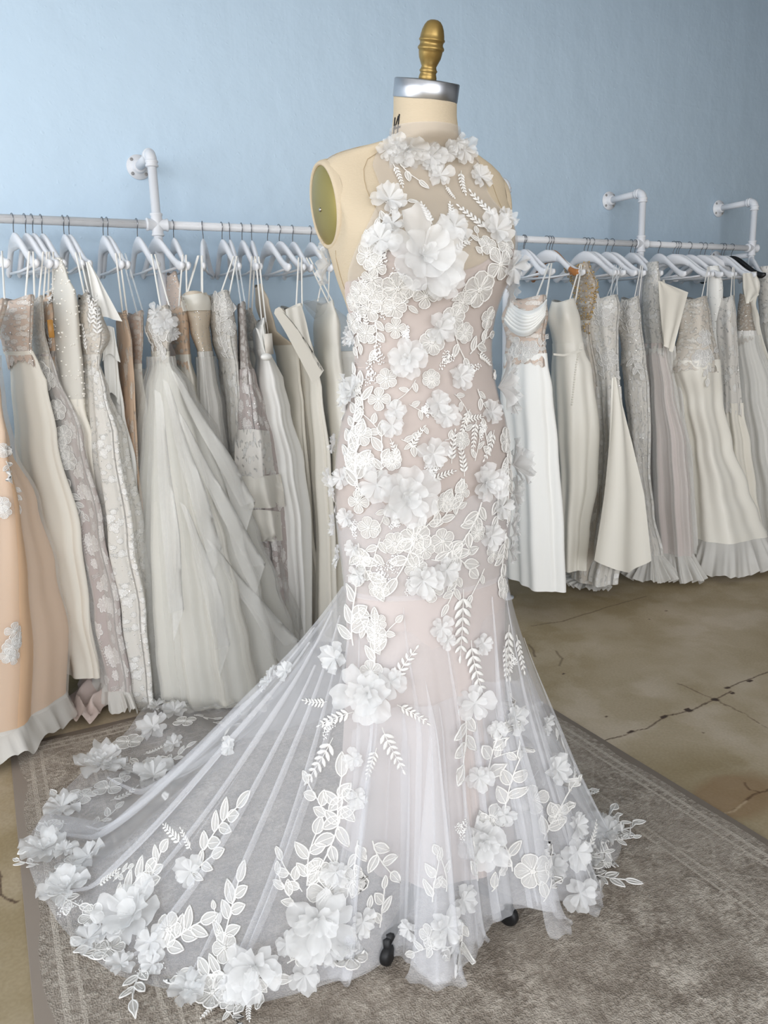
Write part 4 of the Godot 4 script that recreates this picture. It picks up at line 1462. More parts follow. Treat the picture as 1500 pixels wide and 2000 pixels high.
	dress({"n": "white lace corset gown with ruched cups", "hook": 431, "tip": 462, "z": 0.38, "a0": 0.12, "a1": 0.15, "nf": 5, "amp": 0.008, "top": "lace white", "skirt": "lace white", "waist": 720.0,
		"rows": [[572, 406, 446], [610, 406, 456], [660, 412, 462], [720, 428, 464], [800, 434, 466], [900, 440, 472], [1200, 474, 520]], "sequins": [[0, 120, 0.002, 1.1, 1.6]], "id": "corset"})
	dress({"n": "grey lace mermaid gown with glitter tiers", "hook": 446, "tip": 462, "z": 0.45, "a0": 0.08, "a1": 0.16, "nf": 5, "amp": 0.012, "top": "lace dusk", "skirt": "lace mauve", "waist": 734.0, "strap": "clear strap",
		"rows": [[592, 464, 476], [640, 464, 480], [700, 464, 486], [734, 462, 496], [800, 460, 512], [860, 458, 528], [935, 456, 536], [1000, 474, 546], [1060, 488, 552], [1180, 520, 556]], "sequins": [[1, 420, 0.0022, 0.6, 1.15]], "id": "tiers"})
	dress({"n": "ivory gown with a small lace neckline behind satin", "hook": 470, "tip": 497, "z": 0.27, "a0": 0.08, "a1": 0.12, "nf": 3, "amp": 0.006, "top": "lace ivory", "skirt": "crepe ivory", "waist": 680.0,
		"rows": [[604, 476, 488], [640, 474, 504], [680, 478, 506], [800, 490, 530], [1200, 530, 590]]})
	dress({"n": "satin gown knotted at the waist with price tag", "hook": 489, "tip": 503, "z": 0.40, "a0": 0.12, "a1": 0.16, "nf": 6, "amp": 0.016, "top": "satin white", "skirt": "satin white", "waist": 697.0, "tag": [524, 672],
		"rows": [[624, 504, 514], [650, 492, 518], [680, 494, 520], [697, 500, 530], [740, 496, 550], [800, 506, 562], [900, 520, 586], [1010, 540, 596], [1177, 556, 596], [1275, 556, 596]], "id": "knot"})
	dress({"n": "champagne gown with a tall beige panel", "hook": 520, "tip": 560, "z": 0.29, "a0": 0.10, "a1": 0.12, "nf": 3, "amp": 0.008, "top": "beige cloth", "skirt": "crepe ivory", "waist": 688.0, "straps": false,
		"rows": [[556, 500, 508], [590, 497, 524], [640, 510, 536], [688, 538, 582], [740, 544, 584], [790, 552, 590], [1000, 566, 604], [1260, 586, 640]]})
	dress({"n": "ivory crepe gown with a wide folded collar", "hook": 543, "tip": 590, "z": 0.41, "a0": 0.13, "a1": 0.16, "nf": 5, "amp": 0.012, "top": "crepe ivory", "skirt": "crepe ivory", "waist": 720.0,
		"rows": [[596, 546, 588], [630, 560, 596], [693, 582, 612], [760, 586, 626], [900, 594, 640], [1060, 604, 648], [1237, 598, 652]], "id": "collar"})
	dress({"n": "ivory satin column gown with a beaded edge", "hook": 569, "tip": 605, "z": 0.36, "a0": 0.12, "a1": 0.16, "nf": 5, "amp": 0.012, "top": "satin ivory", "skirt": "satin ivory", "waist": 690.0,
		"rows": [[590, 616, 650], [640, 610, 664], [690, 612, 664], [760, 618, 672], [900, 628, 690], [1060, 636, 704], [1260, 636, 712]], "sequins": [[0, 60, 0.0024, 1.5, 1.7]]})
	dress({"n": "sheer white gown beside the dress form", "ruffle": 0.05, "hook": 604, "tip": 645, "z": 0.33, "a0": 0.10, "a1": 0.16, "nf": 7, "amp": 0.010, "top": "rack tulle", "skirt": "white tulle lining", "waist": 700.0, "veils": 1,
		"rows": [[585, 590, 640], [640, 620, 690], [700, 640, 700], [900, 660, 720], [1240, 690, 770]]})
	# ---- right of the dress form
	dress({"n": "white gown with draped cowl and lace midriff", "cups": 0.02, "hook": 1023, "tip": 1079, "z": 0.47, "a0": 0.16, "a1": 0.2, "nf": 5, "amp": 0.016, "top": "lace blush", "skirt": "crepe white", "waist": 704.0, "sw": 0.008,
		"rows": [[580, 994, 1064], [620, 984, 1068], [657, 988, 1062], [704, 984, 1066], [760, 978, 1074], [867, 984, 1082], [1033, 986, 1092], [1136, 990, 1096]], "id": "cowl"})
	dress({"n": "ivory satin gown with a row of covered buttons", "cups": 0.02, "hook": 1066, "tip": 1140, "z": 0.43, "a0": 0.16, "a1": 0.2, "nf": 4, "amp": 0.016, "top": "satin ivory", "skirt": "satin ivory", "waist": 684.0, "sw": 0.007,
		"rows": [[585, 1078, 1122], [630, 1074, 1132], [684, 1080, 1138], [720, 1078, 1152], [833, 1080, 1163], [933, 1088, 1158], [1033, 1090, 1142], [1110, 1092, 1136]], "id": "buttons"})
	dress({"n": "gold sequined lace gown on the brown hanger", "hn": "gold sequined lace gown", "hook": 1077, "tip": 1126, "look": "brown", "z": 0.36, "a0": 0.14, "a1": 0.17, "nf": 4, "amp": 0.008, "top": "lace taupe", "skirt": "lace ivory", "waist": 640.0, "straps": false,
		"rows": [[516, 1100, 1150], [560, 1118, 1166], [640, 1122, 1150], [760, 1140, 1166], [900, 1146, 1172], [1130, 1110, 1170]], "sequins": [[0, 420, 0.0036, 1.3, 1.75, "gold sequin"]]})
	dress({"n": "strapless glitter lace gown with satin train", "id": "strapless", "cups": 0.02, "hook": 1140, "tip": 1206, "z": 0.44, "a0": 0.14, "a1": 0.22, "nf": 5, "amp": 0.020, "top": "lace white", "skirt": "lace white", "waist": 768.0, "strap": "clear strap",
		"rows": [[578, 1154, 1204], [600, 1152, 1210], [640, 1156, 1206], [700, 1160, 1206], [768, 1164, 1208], [867, 1166, 1214], [967, 1160, 1214], [1067, 1142, 1206], [1136, 1130, 1196]], "sequins": [[0, 240, 0.0024, 1.0, 1.7]], "ragged": 0.02})
	dress({"n": "cream lace gown between two glitter gowns", "ruffle": 0.05, "hook": 1155, "tip": 1218, "z": 0.35, "a0": 0.12, "a1": 0.14, "nf": 4, "amp": 0.008, "top": "lace ivory", "skirt": "lace ivory", "waist": 720.0, "strap": "clear strap",
		"rows": [[586, 1150, 1190], [640, 1150, 1200], [720, 1158, 1200], [900, 1160, 1196], [1000, 1150, 1180], [1130, 1120, 1172]]})
	dress({"n": "all over sparkle lace gown with thin straps", "id": "sparkle", "ruffle": 0.09, "cups": 0.02, "hook": 1194, "tip": 1258, "z": 0.42, "a0": 0.14, "a1": 0.17, "nf": 3, "amp": 0.008, "top": "lace white", "skirt": "lace white", "waist": 700.0, "sw": 0.004,
		"rows": [[580, 1214, 1246], [620, 1208, 1250], [700, 1214, 1258], [760, 1220, 1264], [830, 1228, 1266], [917, 1240, 1264], [1000, 1250, 1272], [1080, 1250, 1290]], "sequins": [[0, 200, 0.0024, 1.2, 1.7], [1, 260, 0.0024, 0.6, 1.3]]})
	dress({"n": "beaded long sleeve gown with pale tulle skirt", "id": "beaded", "ruffle": 0.09, "hook": 1231, "tip": 1280, "z": 0.41, "a0": 0.14, "a1": 0.2, "nf": 9, "amp": 0.014, "top": "lace white", "skirt": "mauve tulle lining", "waist": 684.0, "veils": 1, "straps": false, "sweet": 0.0,
		"rows": [[512, 1262, 1284], [560, 1254, 1288], [620, 1252, 1290], [684, 1258, 1296], [760, 1262, 1308], [867, 1258, 1330], [960, 1258, 1338], [1072, 1266, 1344]], "sequins": [[0, 300, 0.0022, 1.2, 1.75]]})
	dress({"n": "plain ivory gown with a wide kimono sleeve", "hook": 1285, "tip": 1336, "z": 0.39, "a0": 0.14, "a1": 0.16, "nf": 4, "amp": 0.012, "top": "crepe ivory", "skirt": "white tulle lining", "waist": 690.0, "straps": false, "veils": 1,
		"rows": [[548, 1284, 1296], [600, 1284, 1318], [660, 1288, 1316], [690, 1290, 1316], [800, 1300, 1330], [900, 1310, 1346], [1072, 1316, 1356]], "id": "kimono"})
	dress({"n": "strapless satin trumpet gown with beaded lace", "id": "trumpet", "ruffle": 0.07, "cups": 0.02, "hook": 1314, "tip": 1389, "z": 0.46, "a0": 0.16, "a1": 0.26, "nf": 5, "amp": 0.016, "top": "lace ivory", "skirt": "satin ivory", "waist": 716.0,
		"rows": [[580, 1340, 1378], [620, 1334, 1386], [716, 1312, 1402], [783, 1328, 1404], [867, 1342, 1420], [950, 1346, 1450], [1000, 1346, 1470], [1040, 1346, 1486]], "sequins": [[0, 200, 0.0026, 1.1, 1.7]]})
	dress({"n": "white long sleeve gown trimmed with crystals", "id": "sleeve", "hook": 1324, "tip": 1392, "z": 0.38, "a0": 0.14, "a1": 0.16, "nf": 3, "amp": 0.006, "top": "satin white", "skirt": "crepe white", "waist": 720.0, "straps": false, "sweet": 0.0,
		"rows": [[520, 1378, 1402], [560, 1380, 1410], [640, 1384, 1408], [720, 1390, 1412], [800, 1396, 1420], [1060, 1420, 1460]], "sequins": [[0, 170, 0.0026, 1.1, 1.75]]})
	dress({"n": "illusion lace gown with tiered plain skirt", "ruffle": 0.09, "cups": 0.02, "hook": 1367, "tip": 1437, "z": 0.43, "a0": 0.14, "a1": 0.18, "nf": 5, "amp": 0.012, "top": "lace silver", "skirt": "crepe ivory", "waist": 800.0,
		"rows": [[578, 1408, 1432], [620, 1404, 1436], [700, 1406, 1440], [800, 1408, 1446], [870, 1410, 1458], [950, 1420, 1468], [1050, 1424, 1484]], "sequins": [[0, 240, 0.0024, 1.0, 1.7]], "tag": [1427, 615], "id": "tier2"})
	dress({"n": "lace and tulle gown near the end post", "id": "end", "ruffle": 0.08, "hook": 1388, "tip": 1457, "z": 0.40, "a0": 0.14, "a1": 0.26, "nf": 9, "amp": 0.014, "top": "lace taupe", "skirt": "white tulle lining", "waist": 660.0, "veils": 2,
		"rows": [[574, 1444, 1462], [610, 1440, 1466], [660, 1434, 1474], [760, 1440, 1500], [867, 1446, 1530], [960, 1452, 1560], [1060, 1460, 1580]], "sequins": [[0, 120, 0.0026, 1.2, 1.7]]})
	dress({"n": "ivory satin gown with square cap sleeves", "id": "square", "hook": 1408, "tip": 1462, "z": 0.37, "a0": 0.16, "a1": 0.18, "nf": 4, "amp": 0.01, "top": "satin ivory", "skirt": "satin ivory", "waist": 620.0, "straps": false, "sweet": 0.0,
		"rows": [[532, 1450, 1476], [560, 1450, 1482], [594, 1452, 1474], [620, 1462, 1480], [760, 1480, 1510], [1060, 1500, 1560]]})
	dress({"n": "white embroidered gown on the black hanger", "hn": "white embroidered gown", "hook": 1428, "tip": 1492, "look": "black", "z": 0.36, "a0": 0.16, "a1": 0.2, "nf": 5, "amp": 0.01, "top": "lace silver", "skirt": "lace white", "waist": 626.0, "straps": false, "sweet": 0.0,
		"rows": [[520, 1484, 1506], [560, 1480, 1516], [626, 1484, 1520], [760, 1500, 1560], [1060, 1520, 1600]]})
	# hangers that show no gown of their own at the end of the rail
	hanger("last gowns past the end post of the rack", 1466, 1490)
	for q in [["draped cowl gown", 1021, 1062], ["buttoned satin gown", 1072, 1128], ["strapless glitter lace gown", 1147, 1200], ["thin strapped sparkle lace gown", 1182, 1240], ["beaded long sleeve gown", 1239, 1290], ["satin trumpet gown", 1320, 1384], ["crystal trimmed sleeve gown", 1345, 1410], ["illusion lace gown", 1376, 1430], ["square cap sleeve gown", 1413, 1474]]:
		hanger("gowns tucked behind the " + q[0], q[1], q[2])


# ------------------------------------------------------------------ fabric flowers and embroidery sewn to the gown
var skin: TriangleMesh           # the cloth that the trimmings are sewn to, in the gown's own axes
var petals: Array = []
var blooms: Array = []

func petal_shape(sd: int, wide: float, cup: float, lift: float, ruffle: float) -> M:
	# a petal of unit length along +z, opening upwards (+y)
	var r := RandomNumberGenerator.new()
	r.seed = sd
	var p1 := r.randf() * TAU
	var p2 := r.randf() * TAU
	var notch := r.randf_range(0.0, 0.10)
	var rows := []
	for j in 8:
		var v := j / 7.0
		var w := wide * pow(sin(PI * (0.05 + 0.74 * v)), 0.75) * (0.28 + 0.72 * v)
		var row := PackedVector3Array()
		for i in 7:
			var u := i / 3.0 - 1.0
			var len := v * (1.0 - 0.16 * u * u * v - notch * exp(-u * u * 14.0) * v + 0.035 * sin(u * 5.0 + p2) * v)
			var y := lift * v - lift * 0.45 * v * v + cup * u * u * (0.3 + 0.5 * v) + ruffle * v * v * sin(u * 4.2 + p1 + 2.0 * v) + 0.03 * sin(v * 5.0 + p2)
			row.append(Vector3(u * w, y, len))
		rows.append(row)
	var m := M.new()
	m.grid(rows, false, 1, 1)
	return m

func ready_blooms() -> void:
	for k in 7:
		petals.append(petal_shape(100 + k, 0.44 + 0.06 * (k % 3), 0.16, 0.42 + 0.12 * (k % 4), 0.13).mesh())
	for k in 6:
		var m := M.new()
		var r := RandomNumberGenerator.new()
		r.seed = 500 + k
		for layer in 2:
			var n := 5 if layer == 0 else 4
			for i in n:
				var p := petal_shape(r.randi() % 1000, r.randf_range(0.44, 0.58), r.randf_range(0.08, 0.2), r.randf_range(0.25, 0.5) + 0.45 * layer, 0.14)
				var s := r.randf_range(0.82, 1.08) * (1.0 if layer == 0 else 0.72)
				m.add(p, Transform3D(Basis(Vector3.UP, TAU * (i + 0.5 * layer) / n + r.randf_range(-0.25, 0.25)).scaled(Vector3(s, s, s)), Vector3.UP * 0.03 * layer))
		blooms.append(m.mesh())

func frame_at(px: float, py: float, gown: Node3D) -> Dictionary:
	var d := ray(px, py)
	var h := skin.intersect_ray(EYE - gown.position, d)
	if h.is_empty():
		return {}
	var n: Vector3 = h.normal
	if n.dot(d) > 0:
		n = -n
	return frame_of(h.position, n, (h.position + gown.position - EYE).dot(FWD) / FOCAL)

func frame_of(p: Vector3, n: Vector3, unit: float) -> Dictionary:
	var up := UP - n * UP.dot(n)
	if up.length() < 0.05:
		up = FWD - n * FWD.dot(n)
	up = up.normalized()
	return {"p": p, "n": n, "up": up, "rt": up.cross(n).normalized(), "m": unit}

func flower(gown: Node3D, px: float, py: float, size: float, grand := false, lean := 0.25) -> void:
	var f := frame_at(px, py, gown)
	if f.is_empty():
		return
	bloom_on(gown, f, size, grand, lean)

func bloom_on(gown: Node3D, f: Dictionary, size: float, grand: bool, lean: float) -> void:
	var to_eye: Vector3 = (EYE - gown.position - f.p).normalized()
	var n: Vector3 = (f.n + to_eye * lean + Vector3(rng.randfn(0, 0.12), rng.randfn(0, 0.12), rng.randfn(0, 0.12))).normalized()
	var sc: float = size * f.m * 0.54
	var z := f.up.cross(n).normalized() as Vector3
	var b := Basis(n.cross(z).normalized(), n, z).rotated(n, rng.randf() * TAU)
	var at: Vector3 = f.p + f.n * 0.004
	if at.y < 0.02:
		at.y = 0.02
	if grand:
		var root := Node3D.new()
		root.name = "organza_flower"
		root.transform = Transform3D(b, at)
		gown.add_child(root, true)
		for layer in 3:
			var cnt: int = [6, 5, 4][layer]
			for i in cnt:
				var s: float = sc * rng.randf_range(0.85, 1.15) * [1.0, 0.8, 0.5][layer]
				var pb := Basis(Vector3.UP, TAU * (i + 0.4 * layer) / cnt + rng.randf_range(-0.3, 0.3)) * Basis(Vector3.RIGHT, -0.05 - 0.33 * layer + rng.randf_range(-0.15, 0.15))
				var p := put("petal", petals[rng.randi() % petals.size()], mats["organza petal"], root)
				p.transform = Transform3D(pb.scaled(Vector3(s, s, s)), Vector3.UP * sc * 0.05 * layer)
	else:
		var o := put("organza_flower", blooms[rng.randi() % blooms.size()], mats["organza petal"], gown)
		o.transform = Transform3D(b.scaled(Vector3(sc, sc, sc)), at)

# flat drawings (x across, y up the cloth, z height above it) that are then laid on the cloth
func cord(m: M, pts: PackedVector2Array, rad: float, h := 0.0012) -> void:
	var p3 := PackedVector3Array()
	for q in pts:
		p3.append(Vector3(q.x, q.y, h))
	m.tube(p3, rad, 5, false)

func leaf2(fill: M, line: M, base: Vector2, dir: float, len: float, wide: float, rad: float, ribs := true) -> void:
	var ax := Vector2(sin(dir), cos(dir))
	var sx := Vector2(ax.y, -ax.x)
	var l := PackedVector2Array()
	var r := PackedVector2Array()
	var bend := rng.randf_range(-0.25, 0.25)
	var rows := []
	for i in 8:
		var t := i / 7.0
		var w := wide * pow(sin(PI * pow(t, 0.8)), 0.8) * 0.5
		var c := base + ax * len * t + sx * bend * len * 0.3 * t * t
		l.append(c - sx * w)
		r.append(c + sx * w)
		rows.append(PackedVector3Array([Vector3(c.x - sx.x * w, c.y - sx.y * w, 0.0008), Vector3(c.x, c.y, 0.0014), Vector3(c.x + sx.x * w, c.y + sx.y * w, 0.0008)]))
	fill.grid(rows, false)
	var loop := l.duplicate()
	for i in 8:
		loop.append(r[7 - i])
	cord(line, loop, rad)
	if ribs:
		cord(line, PackedVector2Array([base, base + ax * len * 0.45 + sx * bend * len * 0.06, base + ax * len * 0.85 + sx * bend * len * 0.22]), rad * 0.7)

func lay(src: M, f: Dictionary, ang: float, gown: Node3D, lift := 0.0) -> M:
	# walks a flat drawing out over the cloth from the frame, so that it follows every curve
	var out := M.new()
	out.uv = src.uv
	out.ix = src.ix
	var v := PackedVector3Array()
	v.resize(src.v.size())
	var ca := cos(ang)
	var sa := sin(ang)
	for i in src.v.size():
		var q := src.v[i]
		var gx := q.x * ca + q.y * sa
		var gy := -q.x * sa + q.y * ca
		var far := sqrt(gx * gx + gy * gy)
		var steps := clampi(int(ceil(far / 0.022)), 1, 4)
		var p: Vector3 = f.p
		var n: Vector3 = f.n
		var go: Vector3 = (f.rt * gx + f.up * gy) / steps
		for k in steps:
			var t := p + go
			if t.y < 0.016 and n.y < 0.9:
				# over the edge of the cloth: on along the floor
				var away := Vector3(n.x, 0, n.z).normalized()
				go = (go.slide(Vector3.UP) + away * go.length() * 0.6).normalized() * go.length()
				n = Vector3.UP
				t = Vector3(p.x, 0.014, p.z) + go.slide(Vector3.UP)
			var h := skin.intersect_ray(t + n * 0.02, -n)
			if not h.is_empty() and absf((h.position - t).dot(n)) < 0.025:
				p = h.position
				var n2: Vector3 = h.normal
				if n2.dot(n) < 0.0:
					n2 = -n2
				if n2.dot(f.n) > 0.3:
					n = n2
				var len := go.length()
				go = (go - n * go.dot(n)).normalized() * len
			else:
				p = t
		p += n * (q.z + lift)
		p.y = maxf(p.y, 0.013)
		v[i] = p
	out.v = v
	return out

func sewn(gown: Node3D, called: String, fill: M, line: M, f: Dictionary, ang: float) -> void:
	var o := put(called, lay(fill, f, ang, gown, 0.0012), mats["embroidered net"], gown)
	put("cord", lay(line, f, ang, gown, 0.0016), mats["embroidery thread"], o)

# a stem with leaves on both sides
func branch(gown: Node3D, px: float, py: float, len_px: float, deg: float, leaves := 5, big := 1.0) -> void:
	var f := frame_at(px, py, gown)
	if not f.is_empty():
		branch_on(gown, f, len_px, deg, leaves, big)

func branch_on(gown: Node3D, f: Dictionary, len_px: float, deg: float, leaves: int, big: float) -> void:
	var L: float = len_px * f.m
	var fill := M.new()
	var line := M.new()
	var bend := rng.randf_range(-0.5, 0.5)
	var stem := PackedVector2Array()
	for i in 9:
		var t := i / 8.0
		stem.append(Vector2(sin(bend * t) * L * t * 0.7, L * t * 0.86))
	var rad := clampf(L * 0.016, 0.0008, 0.0018)
	cord(line, stem, rad)
	var ll := clampf(L * 0.36, 0.014, 0.045) * big
	for k in leaves:
		var t := (k + 0.8) / (leaves + 0.3)
		var p := stem[int(t * 8)]
		var sd := 1.0 if k % 2 else -1.0
		var d := bend * t * 1.6 + sd * rng.randf_range(0.55, 1.0)
		if k == leaves - 1:
			d = bend * 1.3 + rng.randf_range(-0.2, 0.2)
			p = stem[8]
		leaf2(fill, line, p, d, ll * rng.randf_range(0.8, 1.15), ll * rng.randf_range(0.42, 0.6), rad)
	sewn(gown, "leaf_spray", fill, line, f, deg_to_rad(deg))

# wheat-like sprig of small plump leaves
func sprig(gown: Node3D, px: float, py: float, len_px: float, deg: float) -> void:
	var f := frame_at(px, py, gown)
	if not f.is_empty():
		sprig_on(gown, f, len_px, deg)

func sprig_on(gown: Node3D, f: Dictionary, len_px: float, deg: float) -> void:
	var L: float = len_px * f.m
	var m := M.new()
	var bend := rng.randf_range(-0.4, 0.4)
	var stem := PackedVector2Array()
	for i in 8:
		var t := i / 7.0
		stem.append(Vector2(sin(bend * t) * L * t * 0.6, L * t))
	cord(m, stem, 0.0009)
	var n := 7
	for k in n:
		var t := (k + 1.0) / n
		var p := stem[int(t * 7)]
		for sd in ([-1.0, 1.0] if k < n - 1 else [0.0]):
			var d: float = bend * t + sd * 0.75
			var ax := Vector3(sin(d), cos(d), 0)
			var s := L * 0.11 * (1.15 - 0.5 * t)
			var b := Basis(Vector3(ax.y, -ax.x, 0) * s * 0.42, ax * s, Vector3(0, 0, 0.0022))
			m.lathe([[0.001, -1.0], [0.75, -0.45], [1.0, 0.1], [0.6, 0.7], [0.001, 1.0]], 6, Transform3D(b, Vector3(p.x, p.y, 0.0016) + ax * s * 0.95))
	put("beaded_sprig", lay(m, f, deg_to_rad(deg), gown, 0.001), mats["embroidery thread"], gown)

# flat flower with corded petals and a beaded heart
func rosette(gown: Node3D, px: float, py: float, size: float) -> void:
	var f := frame_at(px, py, gown)
	if not f.is_empty():
		rosette_on(gown, f, size)

func rosette_on(gown: Node3D, f: Dictionary, size: float) -> void:
	var R: float = size * f.m * 0.5
	var fill := M.new()
	var line := M.new()
	var n := rng.randi_range(4, 6)
	var a0 := rng.randf() * TAU
	for k in n:
		var a := a0 + TAU * k / n
		var ax := Vector2(sin(a), cos(a))
		var sx := Vector2(ax.y, -ax.x)
		var loop := PackedVector2Array()
		var rows := []
		for i in 7:
			var t := i / 6.0
			var w := R * 0.62 * pow(sin(PI * (0.05 + 0.9 * t)), 0.7) * (0.35 + 0.65 * t)
			var c := ax * R * (0.12 + 0.9 * t)
			rows.append(PackedVector3Array([Vector3(c.x - sx.x * w, c.y - sx.y * w, 0.0012), Vector3(c.x, c.y, 0.0030), Vector3(c.x + sx.x * w, c.y + sx.y * w, 0.0012)]))
		for i in 7:
			loop.append(Vector2(rows[i][0].x, rows[i][0].y))
		for i in 7:
			loop.append(Vector2(rows[6 - i][2].x, rows[6 - i][2].y))
		fill.grid(rows, false)
		cord(line, loop, clampf(R * 0.045, 0.0008, 0.0016), 0.0018)
		for e in [-0.35, 0.0, 0.35]:
			cord(line, PackedVector2Array([ax * R * 0.2, ax * R * 0.5 + sx * R * e * 0.4, ax * R * 0.82 + sx * R * e * 0.8]), 0.0006, 0.0022)
	for k in 7:
		var a := TAU * k / 6
		var q := Vector2(cos(a), sin(a)) * R * (0.11 if k < 6 else 0.0)
		line.blob(Vector3(q.x, q.y, 0.0035), Vector3.ONE * R * 0.07, 6, 4)
	sewn(gown, "embroidered_flower", fill, line, f, 0.0)

# seed beads packed in a leaf-shaped patch
func beads(gown: Node3D, px: float, py: float, size: float, deg := 0.0, slim := 0.6) -> void:
	var f := frame_at(px, py, gown)
	if f.is_empty():
		return
	var R: float = size * f.m * 0.42
	var m := M.new()
	var n := 70
	for k in n:
		var a := k * 2.39996
		var r := sqrt((k + 0.5) / n)
		var q := Vector2(cos(a) * slim, sin(a)) * r * R * (0.8 + 0.35 * sin(a * 3.0 + size))
		m.blob(Vector3(q.x, q.y, 0.0015), Vector3.ONE * rng.randf_range(0.0013, 0.0020), 5, 4)
	put("bead_cluster", lay(m, f, deg_to_rad(deg), gown, 0.0006), mats["seed bead"], gown)

